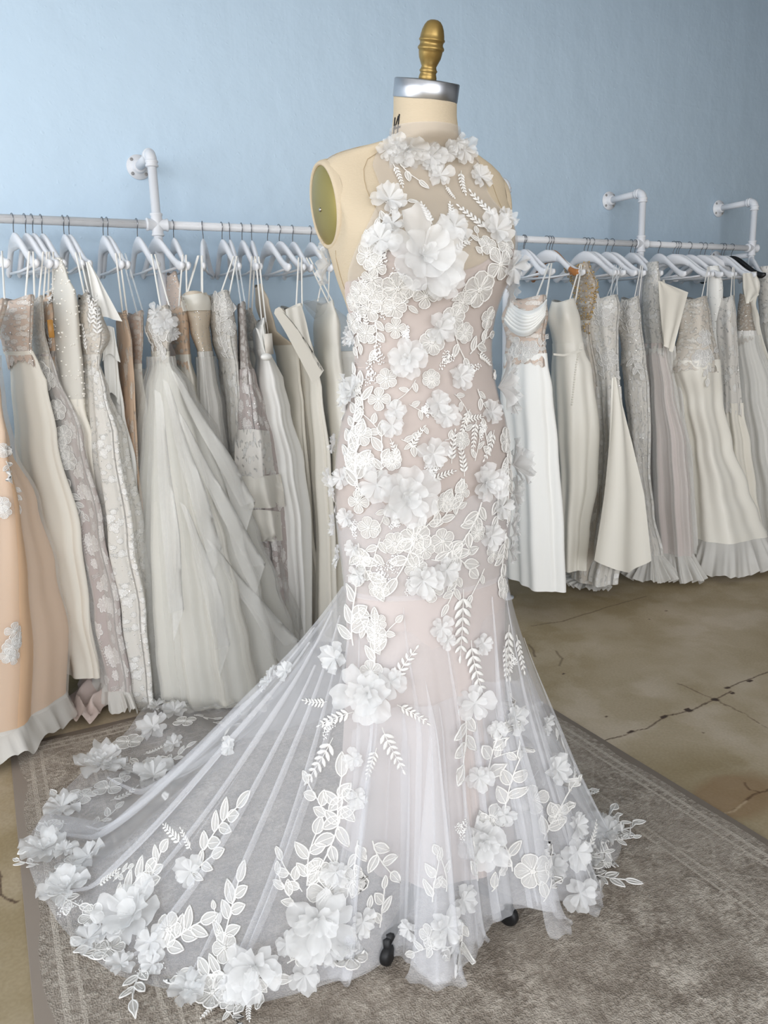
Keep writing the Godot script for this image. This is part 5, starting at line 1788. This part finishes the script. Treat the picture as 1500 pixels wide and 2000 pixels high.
func build_appliques(gown: Node3D) -> void:
	rng.seed = 2024
	var m := M.new()
	var rows := []
	for j in 90:
		rows.append(ring(worn, lerpf(KNEE, 1.706, j / 89.0), 140, 0.0045))
	m.grid(rows, true)
	pleated = 0.0
	rows = []
	for j in 50:
		var row := PackedVector3Array()
		for i in 360:
			row.append(skirt(-180.0 + i, j / 49.0))
		rows.append(row)
	m.grid(rows, true)
	skin = m.mesh().generate_triangle_mesh()
	pleated = 1.0
	# large open flowers
	for q in [[820, 502, 150], [795, 972, 125], [1000, 792, 115], [720, 1352, 112], [265, 1790, 125], [500, 1882, 118], [620, 1792, 135], [945, 1640, 95], [795, 700, 84], [795, 285, 78], [195, 1500, 92], [130, 1742, 92], [85, 1666, 88], [943, 942, 82], [1032, 950, 84]]:
		flower(gown, q[0], q[1], q[2], true)
	# smaller flowers
	for q in [[756, 288, 50], [774, 280, 44], [840, 302, 56], [870, 292, 48], [903, 290, 56], [890, 274, 40], [856, 346, 52], [838, 322, 40], [934, 348, 52], [757, 394, 74], [884, 446, 66], [742, 470, 70], [868, 542, 84], [765, 440, 50],
			[965, 452, 72], [996, 520, 74], [985, 428, 48], [1004, 552, 54], [690, 660, 34], [690, 766, 62], [855, 642, 62], [895, 736, 56], [852, 788, 58], [868, 812, 54], [772, 802, 46], [765, 832, 52], [955, 806, 54], [843, 886, 66],
			[735, 946, 76], [668, 934, 46], [975, 990, 56], [955, 1046, 58], [1004, 980, 60], [1002, 1020, 52], [1000, 1080, 52], [996, 1118, 44], [678, 1010, 44], [692, 1070, 36], [702, 1122, 44], [825, 1132, 74], [868, 1112, 62],
			[1008, 1196, 48], [860, 1226, 50], [872, 1250, 36], [657, 1286, 66], [940, 1256, 44], [762, 1330, 66], [926, 1372, 74], [1000, 1402, 60], [968, 1422, 40], [936, 1516, 56], [700, 1556, 46], [692, 1480, 42], [985, 1590, 46], [870, 1808, 74],
			[800, 1812, 44], [706, 1798, 56], [900, 1756, 56], [300, 1520, 78], [120, 1582, 74], [175, 1676, 74], [296, 1840, 66], [300, 1422, 66], [340, 1392, 54], [430, 1362, 56], [492, 1372, 66], [235, 1886, 56], [300, 1884, 56], [340, 1456, 44],
			[450, 1460, 40], [595, 1902, 66], [378, 1942, 46], [640, 1850, 60], [375, 1702, 66], [530, 1332, 56], [560, 1312, 44], [655, 1700, 56], [1062, 1414, 44], [1082, 1502, 66], [1122, 1612, 60], [1124, 1662, 66], [1130, 1742, 74], [1104, 1768, 50], [1080, 1690, 60], [610, 1846, 60], [560, 1840, 50], [460, 1930, 60]]:
		flower(gown, q[0], q[1], q[2])
	# embroidered flowers
	for q in [[776, 562, 62], [830, 577, 50], [727, 545, 44], [933, 565, 70], [973, 516, 62], [842, 668, 50], [882, 622, 52], [772, 640, 40], [733, 520, 44], [720, 602, 52], [702, 570, 44], [810, 1052, 62], [862, 1056, 50], [828, 1072, 40], [810, 1106, 44],
			[842, 1152, 48], [735, 1240, 40], [725, 1312, 46], [738, 1214, 34], [690, 630, 40], [706, 850, 44], [690, 900, 40], [700, 980, 44], [720, 1030, 44], [705, 1090, 40], [740, 780, 44], [960, 700, 44], [985, 860, 50], [980, 1150, 40], [980, 640, 46], [950, 620, 44],
			[300, 1500, 70], [210, 1540, 60], [95, 1620, 50], [140, 1690, 60], [330, 1815, 60], [180, 1790, 50], [440, 1850, 54], [455, 1950, 54], [718, 500, 50], [745, 590, 46], [762, 470, 44], [800, 560, 40], [730, 570, 40], [770, 600, 44], [690, 590, 36], [715, 650, 40], [900, 590, 44], [950, 480, 40], [985, 480, 46], [905, 650, 40], [840, 740, 36], [755, 740, 40], [715, 900, 36], [765, 900, 36], [870, 980, 40], [900, 960, 34], [930, 1040, 36], [770, 1060, 44], [740, 1150, 40], [960, 1080, 40], [900, 860, 34], [640, 1740, 80], [600, 1830, 70], [690, 1720, 50], [360, 1410, 44], [250, 1450, 56], [960, 1600, 60], [840, 1830, 50], [1040, 1560, 60], [1040, 1700, 70], [1090, 1590, 44], [620, 1700, 50]]:
		rosette(gown, q[0], q[1], q[2])
	# leafy stems: foot, length, direction (0 up, 90 right), leaves
	for q in [[775, 312, 62, 150, 3], [750, 398, 60, 70, 3], [738, 430, 72, 200, 4], [770, 420, 40, 10, 2], [885, 642, 72, 160, 3], [915, 692, 84, 40, 4], [810, 742, 56, 200, 3], [798, 790, 52, 125, 3], [745, 850, 64, -30, 3], [782, 858, 64, 110, 3], [774, 868, 66, 192, 3], [866, 860, 58, 75, 2],
			[745, 925, 84, 2, 4], [702, 960, 120, -12, 6], [680, 900, 90, 4, 5], [955, 890, 66, -30, 3], [988, 880, 120, 172, 7], [970, 960, 90, 172, 5], [938, 980, 100, 190, 6], [742, 1050, 84, 200, 5], [806, 1028, 120, 175, 5], [812, 1040, 90, 62, 4], [846, 1030, 90, 48, 5], [866, 1062, 100, 128, 6],
			[892, 1120, 70, 178, 5], [943, 1110, 66, 200, 2], [840, 1092, 90, 105, 4], [690, 1260, 130, -12, 6], [740, 1262, 66, 18, 3], [732, 1300, 96, -2, 4], [947, 1535, 170, 5, 7], [962, 1480, 66, 60, 3], [985, 1580, 120, 8, 5], [908, 1390, 110, 172, 5], [668, 1540, 170, 178, 8], [726, 1640, 100, 168, 4], [700, 1640, 90, 190, 4],
			[720, 1830, 70, -10, 3], [740, 1810, 90, 5, 4], [845, 1760, 90, 0, 4], [870, 1740, 80, 10, 3], [830, 1840, 80, 80, 3], [850, 1850, 70, -110, 3], [900, 1800, 80, 170, 4], [1020, 1790, 70, 10, 4], [1060, 1640, 120, 15, 5], [1000, 1700, 100, -5, 4], [930, 1720, 110, 5, 4], [960, 1740, 80, 40, 3], [1060, 1760, 90, 40, 4],
			[400, 1660, 125, 18, 7], [365, 1720, 90, 30, 5], [282, 1745, 95, 8, 6], [225, 1770, 110, 32, 6], [437, 1840, 130, 3, 7], [437, 1830, 60, -55, 3], [318, 1852, 115, 45, 7], [602, 1720, 100, -10, 5], [580, 1770, 80, -40, 4], [590, 1740, 80, -35, 4], [450, 1905, 115, -100, 6], [440, 1960, 60, 160, 4], [485, 1968, 50, 150, 3], [215, 1872, 95, -55, 6], [240, 1825, 80, -60, 3], [90, 1765, 60, -125, 4],
			[75, 1690, 56, -112, 4], [118, 1655, 66, -50, 4], [180, 1612, 66, 35, 4], [222, 1722, 50, 30, 4], [140, 1570, 60, -70, 4], [320, 1490, 60, 40, 4], [378, 1398, 44, 170, 3], [350, 1385, 44, -30, 3], [415, 1412, 50, 175, 4], [435, 1450, 40, -40, 3], [255, 1480, 66, 150, 4], [180, 1540, 70, -120, 4], [100, 1800, 60, 150, 4], [150, 1850, 80, 120, 5], [345, 1900, 70, 100, 4],
			[560, 1880, 90, 60, 5], [660, 1620, 120, -5, 5], [540, 1900, 80, -150, 4], [640, 1600, 90, -25, 4], [1085, 1446, 56, 40, 4], [1100, 1500, 70, 30, 4], [1090, 1780, 60, 200, 4], [715, 480, 66, 20, 4], [740, 460, 60, 0, 4], [760, 560, 60, 160, 4], [700, 540, 66, 180, 4], [730, 620, 70, 170, 5], [690, 620, 60, 185, 4], [940, 500, 56, -10, 4], [905, 560, 56, 190, 4], [960, 600, 60, 185, 4], [915, 480, 70, -25, 4], [930, 760, 60, 160, 4], [885, 770, 50, 120, 3], [830, 830, 50, 200, 3], [760, 980, 60, 200, 4], [885, 1010, 60, 30, 4], [925, 900, 56, 10, 3], [700, 700, 70, 5, 4], [710, 800, 90, -8, 5], [690, 840, 80, 8, 5], [700, 1060, 100, 185, 6], [700, 1180, 80, 180, 5], [985, 740, 90, 190, 5], [985, 1040, 100, 178, 6]]:
		branch(gown, q[0], q[1], q[2], q[3], q[4])
	# sprigs
	for q in [[842, 440, 58, -5], [878, 436, 58, 25], [952, 452, 74, -42], [968, 428, 74, -30], [882, 496, 54, 42], [766, 322, 46, 150], [898, 334, 50, 188], [868, 364, 30, 160], [838, 940, 54, 62], [898, 820, 54, 82], [915, 800, 56, 205], [928, 820, 56, 190], [962, 840, 60, 190], [764, 1340, 86, 25], [775, 1376, 66, 112], [690, 1390, 76, 252],
			[650, 1440, 100, 205], [745, 1420, 96, 160], [992, 1220, 96, 192], [985, 1255, 66, 200], [1006, 1240, 70, 172], [903, 1150, 130, 176], [918, 1250, 110, 172], [640, 1370, 60, 250], [735, 1460, 60, 200], [800, 880, 50, 20], [780, 905, 46, -20], [880, 905, 60, -5], [905, 930, 60, -10], [960, 740, 50, 60], [930, 690, 50, 100], [715, 640, 40, 20],
			[280, 1475, 40, 30], [130, 1610, 50, -80], [70, 1770, 50, 200], [420, 1955, 40, 190], [488, 1960, 40, 170], [190, 1730, 60, 40], [330, 1560, 50, -100], [215, 1565, 60, 40], [1165, 1690, 44, 95], [1150, 1655, 50, 40], [1100, 1450, 50, 60], [1115, 1530, 50, 60], [355, 1650, 66, -60], [375, 1660, 50, -70]]:
		sprig(gown, q[0], q[1], q[2], q[3])
	# seed beads
	for q in [[775, 548, 76, 20], [752, 602, 66, 60], [736, 692, 66, 10], [724, 732, 66, -10], [870, 702, 56, 40], [920, 722, 60, 60], [792, 652, 36, 0], [766, 1100, 66, 20], [744, 1122, 60, -20], [800, 1146, 46, 0], [990, 1100, 56, 0], [770, 1020, 40, 10], [715, 560, 60, 0], [745, 500, 60, 30], [700, 620, 50, 0], [830, 800, 36, 0], [845, 916, 46, 80],
			[700, 760, 50, 0], [975, 690, 56, 20], [985, 600, 56, 0], [940, 840, 44, 10], [985, 920, 50, 0], [990, 1010, 44, 0], [720, 1390, 60, 0], [640, 1420, 56, 20], [900, 1620, 56, 0], [132, 1772, 66, 60], [290, 1890, 90, 85], [1000, 1290, 40, 0], [700, 960, 46, 0], [690, 1030, 50, 0]]:
		beads(gown, q[0], q[1], q[2], q[3])
	# the far side and the hem out of sight carry the same trimming
	for k in 34:
		var deg := 64.0 + 120.0 * k / 33.0 if k < 20 else -190.0 + 120.0 * (k - 20) / 13.0
		var p := skirt(deg, rng.randf_range(0.88, 0.97))
		var f := frame_of(p, Vector3(0, 1, 0), 0.00115)
		if k % 2:
			bloom_on(gown, f, rng.randf_range(50, 80), false, 0.1)
			rosette_on(gown, frame_of(skirt(deg + 3.0, 0.93), Vector3.UP, 0.00115), 60)
		else:
			branch_on(gown, f, 90, rng.randf_range(0, 360), 5, 1.0)
	for k in 7:
		var deg := 58.0 + 8.0 * k
		branch_on(gown, frame_of(skirt(deg, 0.90), Vector3.UP, 0.00115), 64, rng.randf_range(-60, 120), 4, 1.0)
		if k % 2:
			sprig_on(gown, frame_of(skirt(deg + 4.0, 0.95), Vector3.UP, 0.00115), 56, rng.randf_range(20, 120))
	for q in [[-118.0, 1.455, 76.0], [-122.0, 1.49, 50.0], [-108.0, 1.315, 50.0], [-104.0, 1.20, 74.0], [-112.0, 1.10, 40.0], [-102.0, 1.025, 66.0], [-108.0, 0.93, 50.0], [-106.0, 0.86, 46.0], [62.0, 1.20, 110.0], [70.0, 1.03, 96.0], [66.0, 0.97, 70.0], [64.0, 0.90, 70.0], [66.0, 0.84, 60.0], [58.0, 1.40, 70.0]]:
		var th := deg_to_rad(q[0])
		bloom_on(gown, frame_of(body(th, q[1], 0.0045), Vector3(sin(th), 0.1, cos(th)).normalized(), 0.00108), q[2], q[2] > 90.0, 0.0)
	for k in 16:
		var th := deg_to_rad(95.0 + 150.0 * rng.randf())
		var y := rng.randf_range(0.85, 1.22)
		var p := body(th, y, 0.0045)
		var n := Vector3(sin(th), 0, cos(th))
		var f := frame_of(p, n, 0.00108)
		f.up = Vector3.UP
		f.rt = Vector3.UP.cross(n)
		if k % 2:
			bloom_on(gown, f, rng.randf_range(45, 80), false, 0.0)
		else:
			branch_on(gown, f, 90, rng.randf_range(-40, 40), 5, 1.0)

# ------------------------------------------------------------------ what sets single gowns on the rack apart
func sheet(o: Dictionary, called: String, material: String, rows: Array, z: float, lift := 0.0, wav := 0.0, seg := 14, which := 0) -> MeshInstance3D:
	# a piece of cloth through rows of points of the photograph, laid on the gown (lift > 0) or hung at the distance z from the wall
	var root: Node3D = o.root
	var tm: TriangleMesh = null
	if lift > 0.0:
		tm = o.meshes[which].mesh.generate_triangle_mesh()
	var curves := []
	for q in rows:
		var c := Curve2D.new()
		for k in range(0, q.size(), 2):
			c.add_point(Vector2(q[k], q[k + 1]))
		curves.append(c)
	var grid := []
	var nr := (rows.size() - 1) * 4 + 1
	for j in nr:
		var f := j / 4.0
		var k := mini(int(f), rows.size() - 2)
		var row := PackedVector3Array()
		for i in seg + 1:
			var t := i / float(seg)
			var a: Vector2 = curves[k].sample_baked(curves[k].get_baked_length() * t)
			var b: Vector2 = curves[k + 1].sample_baked(curves[k + 1].get_baked_length() * t)
			var p2 := a.lerp(b, f - k)
			var p := on_z(p2.x, p2.y, z)
			if tm:
				var h := tm.intersect_ray(EYE - root.position, ray(p2.x, p2.y))
				if not h.is_empty():
					p = h.position + root.position
					p += (EYE - p).normalized() * lift * (0.35 + 0.65 * sin(PI * clampf(j / float(nr - 1), 0.05, 0.95)))
			p += Vector3(0.3, 0, 1.0) * wav * sin(t * 11.0 + f * 0.8) * (0.3 + 0.7 * j / float(nr - 1))
			row.append(p - root.position)
		grid.append(row)
	var m := M.new()
	m.grid(grid, false, 2.0, 1.0)
	# the back of the cloth, a little behind, so that it has thickness
	var behind := []
	for row in grid:
		var r2 := PackedVector3Array()
		for p in row:
			r2.append(p + Vector3(0.001, 0, -0.003))
		behind.append(r2)
	m.grid(behind, false, 2.0, 1.0, true)
	return put(called, m, mats[material], root)

func deco(id: String, which: int, items: Array) -> void:
	var o: Dictionary = made[id]
	skin = o.meshes[mini(which, o.meshes.size() - 1)].mesh.generate_triangle_mesh()
	for q in items:
		if q[0] == "f":
			flower(o.root, q[1], q[2], q[3])
		elif q[0] == "r":
			rosette(o.root, q[1], q[2], q[3])
		elif q[0] == "b":
			branch(o.root, q[1], q[2], q[3], q[4], 5)
		elif q[0] == "s":
			sprig(o.root, q[1], q[2], q[3], q[4])

func build_details() -> void:
	rng.seed = 99
	# draped cowl: soft folds slung from one side to the other
	var o: Dictionary = made["cowl"]
	for k in 6:
		var t := k / 5.0
		var l := Vector2(994 - 10 * t, 594 + 30 * t)
		var r := Vector2(1067 - 3 * t, 590 + 24 * t)
		var lines := []
		for e in [-6.5, 0.0, 6.5]:
			var line := []
			for i in 9:
				var u := i / 8.0
				var sag := (24.0 + 6.0 * t) * (1.0 - pow(2.0 * u - 1.0, 2.0))
				line.append(lerpf(l.x, r.x, u))
				line.append(lerpf(l.y, r.y, u) + sag + e * (1.0 + 0.35 * sin(u * PI)))
			lines.append(line)
		sheet(o, "cowl_fold", "satin white", lines, 0.6, 0.028, 0.0, 20)
	# covered buttons down the side of the satin gown
	o = made["buttons"]
	for k in 24:
		var t := k / 23.0
		var p := Vector2(lerpf(1132, 1116, pow(t, 0.6)), lerpf(678, 790, t))
		var which := 0 if p.y < 684 else 1
		var tm: TriangleMesh = o.meshes[which].mesh.generate_triangle_mesh()
		var h := tm.intersect_ray(EYE - o.root.position, ray(p.x, p.y))
		if h.is_empty():
			continue
		var b := M.new()
		b.blob(Vector3.ZERO, Vector3(0.0048, 0.0048, 0.0048), 8, 5)
		put("button", b, mats["satin ivory"], o.root).position = h.position
	sheet(o, "waist_seam", "satin ivory", [[1080, 690, 1100, 692, 1136, 682], [1080, 694, 1100, 696, 1137, 686]], 0.6, 0.006)
	# satin train falling over the strapless lace gown
	o = made["strapless"]
	sheet(o, "satin_panel", "satin ivory", [[1194, 738, 1198, 737, 1203, 736], [1190, 800, 1202, 796, 1219, 800], [1185, 867, 1206, 862, 1234, 867], [1176, 967, 1214, 964, 1254, 967], [1160, 1094, 1198, 1112, 1232, 1120, 1266, 1094]], 0.66, 0.0, 0.014, 22)
	# folded collar of the crepe gown
	o = made["collar"]
	sheet(o, "folded_collar", "crepe ivory", [[534, 612, 556, 648, 584, 700, 610, 750], [536, 604, 566, 640, 596, 690, 622, 738], [544, 599, 576, 636, 606, 680, 632, 722], [550, 604, 580, 644, 606, 690, 626, 726]], 0.60)
	sheet(o, "draped_front", "satin ivory", [[556, 604, 572, 600, 588, 596], [562, 640, 580, 636, 598, 630], [580, 690, 596, 690, 610, 688]], 0.52, 0.0, 0.004)
	# flutter sleeve in three layers
	o = made["flutter"]
	sheet(o, "flutter_sleeve", "crepe white", [[166, 512, 170, 511, 174, 512], [172, 545, 182, 540, 194, 546], [179, 590, 196, 586, 216, 588], [183, 632, 200, 618, 236, 628]], 0.52, 0.0, 0.008)
	sheet(o, "flutter_sleeve", "crepe white", [[196, 640, 210, 636, 222, 640], [200, 668, 214, 660, 228, 676], [196, 706, 212, 690, 234, 708]], 0.48, 0.0, 0.010)
	sheet(o, "flutter_sleeve", "crepe white", [[200, 690, 214, 690, 228, 694], [202, 730, 216, 724, 232, 742], [206, 776, 218, 766, 234, 792]], 0.46, 0.0, 0.010)
	# folded cuff
	o = made["cuff"]
	sheet(o, "folded_cuff", "satin ivory", [[354, 578, 380, 574, 402, 571], [352, 594, 382, 590, 410, 588], [356, 608, 384, 606, 412, 606]], 0.52, 0.02)
	# wide sleeves
	o = made["kimono"]
	sheet(o, "kimono_sleeve", "crepe ivory", [[1285, 549, 1288, 549, 1292, 550], [1286, 590, 1310, 578, 1344, 571], [1290, 640, 1310, 636, 1328, 628], [1294, 672, 1302, 680, 1311, 688]], 0.55, 0.0, 0.006)
	o = made["square"]
	sheet(o, "cap_sleeve", "satin ivory", [[1450, 534, 1458, 533, 1468, 534], [1450, 562, 1466, 562, 1482, 576], [1454, 594, 1460, 592, 1464, 590]], 0.55, 0.0, 0.004)
	# tiers of the grey lace gown
	o = made["tiers"]
	sheet(o, "tier", "lace silver", [[458, 840, 490, 838, 526, 842], [456, 890, 492, 888, 532, 890], [456, 934, 494, 936, 536, 922]], 0.57, 0.03, 0.006, 14, 1)
	sheet(o, "tier", "cape tulle", [[470, 930, 510, 930, 548, 926], [472, 960, 512, 958, 554, 956], [478, 994, 516, 992, 556, 990]], 0.56, 0.03, 0.01, 14, 1)
	sheet(o, "tier", "cape tulle", [[482, 996, 516, 996, 548, 1000], [482, 1026, 520, 1030, 553, 1056], [484, 1060, 516, 1056, 530, 1058]], 0.55, 0.03, 0.012, 14, 1)
	# knot at the waist of the satin gown, with folds running from it
	o = made["knot"]
	var m := M.new()
	var c := on_z(519, 697, 0.57) - (o.root as Node3D).position
	m.blob(c, Vector3(0.022, 0.014, 0.016), 12, 8)
	put("knot", m, mats["satin white"], o.root)
	for q in [[498, 640, 508, 668, 517, 694], [508, 634, 514, 664, 519, 694]]:
		sheet(o, "draped_fold", "satin white", [[q[0], q[1], q[2], q[3], q[4], q[5]], [q[0] + 5, q[1] + 3, q[2] + 4, q[3] + 2, q[4] + 1, q[5]]], 0.57)
	# cascades of the ball gown
	o = made["ball"]
	for q in [[330, 720, 366, 800, 420, 900, 470, 990], [316, 740, 340, 860, 372, 980, 404, 1080], [340, 800, 380, 900, 430, 1010, 490, 1110], [350, 980, 380, 1080, 400, 1180, 420, 1270], [300, 760, 306, 900, 316, 1060, 330, 1200], [400, 1050, 450, 1130, 500, 1200, 556, 1262]]:
		sheet(o, "tulle_cascade", "rack tulle", [[q[0], q[1], q[2], q[3], q[4], q[5], q[6], q[7]], [q[0] + 10, q[1] + 8, q[2] + 26, q[3] + 4, q[4] + 34, q[5], q[6] + 30, q[7] - 10], [q[0] + 14, q[1] + 30, q[2] + 30, q[3] + 52, q[4] + 26, q[5] + 66, q[6] + 8, q[7] + 54]], 0.74, 0.0, 0.012)
	deco("ball", 0, [["f", 306, 612, 40], ["f", 322, 624, 44], ["r", 300, 640, 36], ["r", 326, 648, 40], ["f", 312, 640, 34], ["r", 308, 668, 34], ["b", 300, 690, 46, 20], ["f", 334, 652, 30], ["r", 318, 688, 30], ["s", 308, 700, 36, 0]])
	deco("peach", 2, [["r", 26, 1232, 34], ["r", 34, 1250, 32], ["r", 22, 1262, 34], ["r", 14, 1280, 30], ["r", 24, 1284, 28], ["r", 2, 985, 30], ["r", 6, 1000, 26], ["r", 18, 930, 26], ["b", 24, 950, 44, 150], ["r", 8, 880, 28], ["b", 10, 900, 40, 160]])
	deco("mauve", 2, [["r", 84, 725, 40], ["r", 96, 745, 34], ["r", 88, 760, 36], ["b", 100, 800, 50, 160], ["r", 112, 800, 40], ["r", 124, 850, 38], ["r", 120, 880, 34], ["r", 134, 900, 36], ["b", 136, 960, 56, 170], ["r", 136, 1000, 34], ["b", 128, 930, 50, 190], ["r", 140, 1030, 30]])
	deco("nude", 0, [["s", 92, 600, 40, 10], ["s", 98, 680, 44, 0], ["r", 96, 640, 30]])
	var nude: Dictionary = made["nude"]
	m = M.new()
	m.box(on_z(98, 642, 0.44) - (nude.root as Node3D).position, Vector3(0.018, 0.06, 0.012), 0.003)
	put("amber_clip", m, mats["amber clip"], nude.root)
	deco("corset", 0, [["r", 420, 590, 40], ["r", 440, 600, 36], ["b", 430, 660, 60, 10], ["b", 446, 700, 60, -10], ["s", 424, 640, 44, 30], ["r", 448, 640, 30]])
	deco("glitter", 0, [["s", 176, 640, 60, 20], ["s", 190, 660, 60, 0], ["s", 184, 620, 50, -20], ["s", 170, 690, 50, 10]])
	deco("cowl", 0, [["r", 1010, 676, 34], ["r", 1034, 682, 34], ["b", 1046, 690, 40, 30], ["r", 1000, 690, 28], ["r", 1022, 694, 30]])
	deco("strapless", 0, [["b", 1172, 640, 56, 0], ["b", 1184, 680, 56, 180], ["r", 1178, 620, 36], ["b", 1180, 740, 60, 10], ["r", 1190, 700, 30]])
	deco("sparkle", 0, [["b", 1228, 650, 56, 0], ["r", 1232, 620, 34], ["b", 1234, 690, 50, 180]])
	deco("trumpet", 0, [["b", 1376, 640, 50, 170], ["b", 1380, 690, 56, 180], ["r", 1368, 700, 34], ["b", 1350, 705, 60, 90], ["r", 1374, 660, 30]])
	# blush satin lining heaped on the floor under the mauve gown
	o = made["mauve"]
	var root: Node3D = o.root
	m = M.new()
	var rows := []
	var a := on_y(108, 1412)
	var b := on_y(178, 1424)
	var c2 := on_y(252, 1352)
	var d := on_y(170, 1345)
	for j in 26:
		var row := PackedVector3Array()
		for i in 26:
			var u := i / 25.0
			var w := j / 25.0
			var p := a.lerp(b, u).lerp(d.lerp(c2, u), w)
			var rim := sin(PI * clampf(u, 0.0, 1.0)) * (0.35 + 0.65 * w)
			var crease := absf(fposmod(u * 2.6 + w * 2.1 + 0.25 * sin(w * 6.0), 1.0) - 0.5) * 2.0
			var cross := absf(fposmod(u * 1.4 - w * 2.7, 1.0) - 0.5) * 2.0
			p.y = 0.013 + 0.055 * crease * (0.4 + rim) + 0.03 * cross * rim + 0.05 * w * w
			p += Vector3(0.012 * sin(w * 13.0), 0, 0.014 * sin(u * 12.0))
			row.append(p - root.position)
		rows.append(row)
	m.grid(rows, false)
	put("satin_pool", m, mats["mauve satin"], root, "blush satin lining heaped on the floor")
func _ready() -> void:
	rng.seed = 7
	build_light()
	make_materials()
	fabric_materials()
	build_room()
	build_rack()
	build_form()
	var gown := build_gown()
	build_dresses()
	ready_blooms()
	build_details()
	build_appliques(gown)
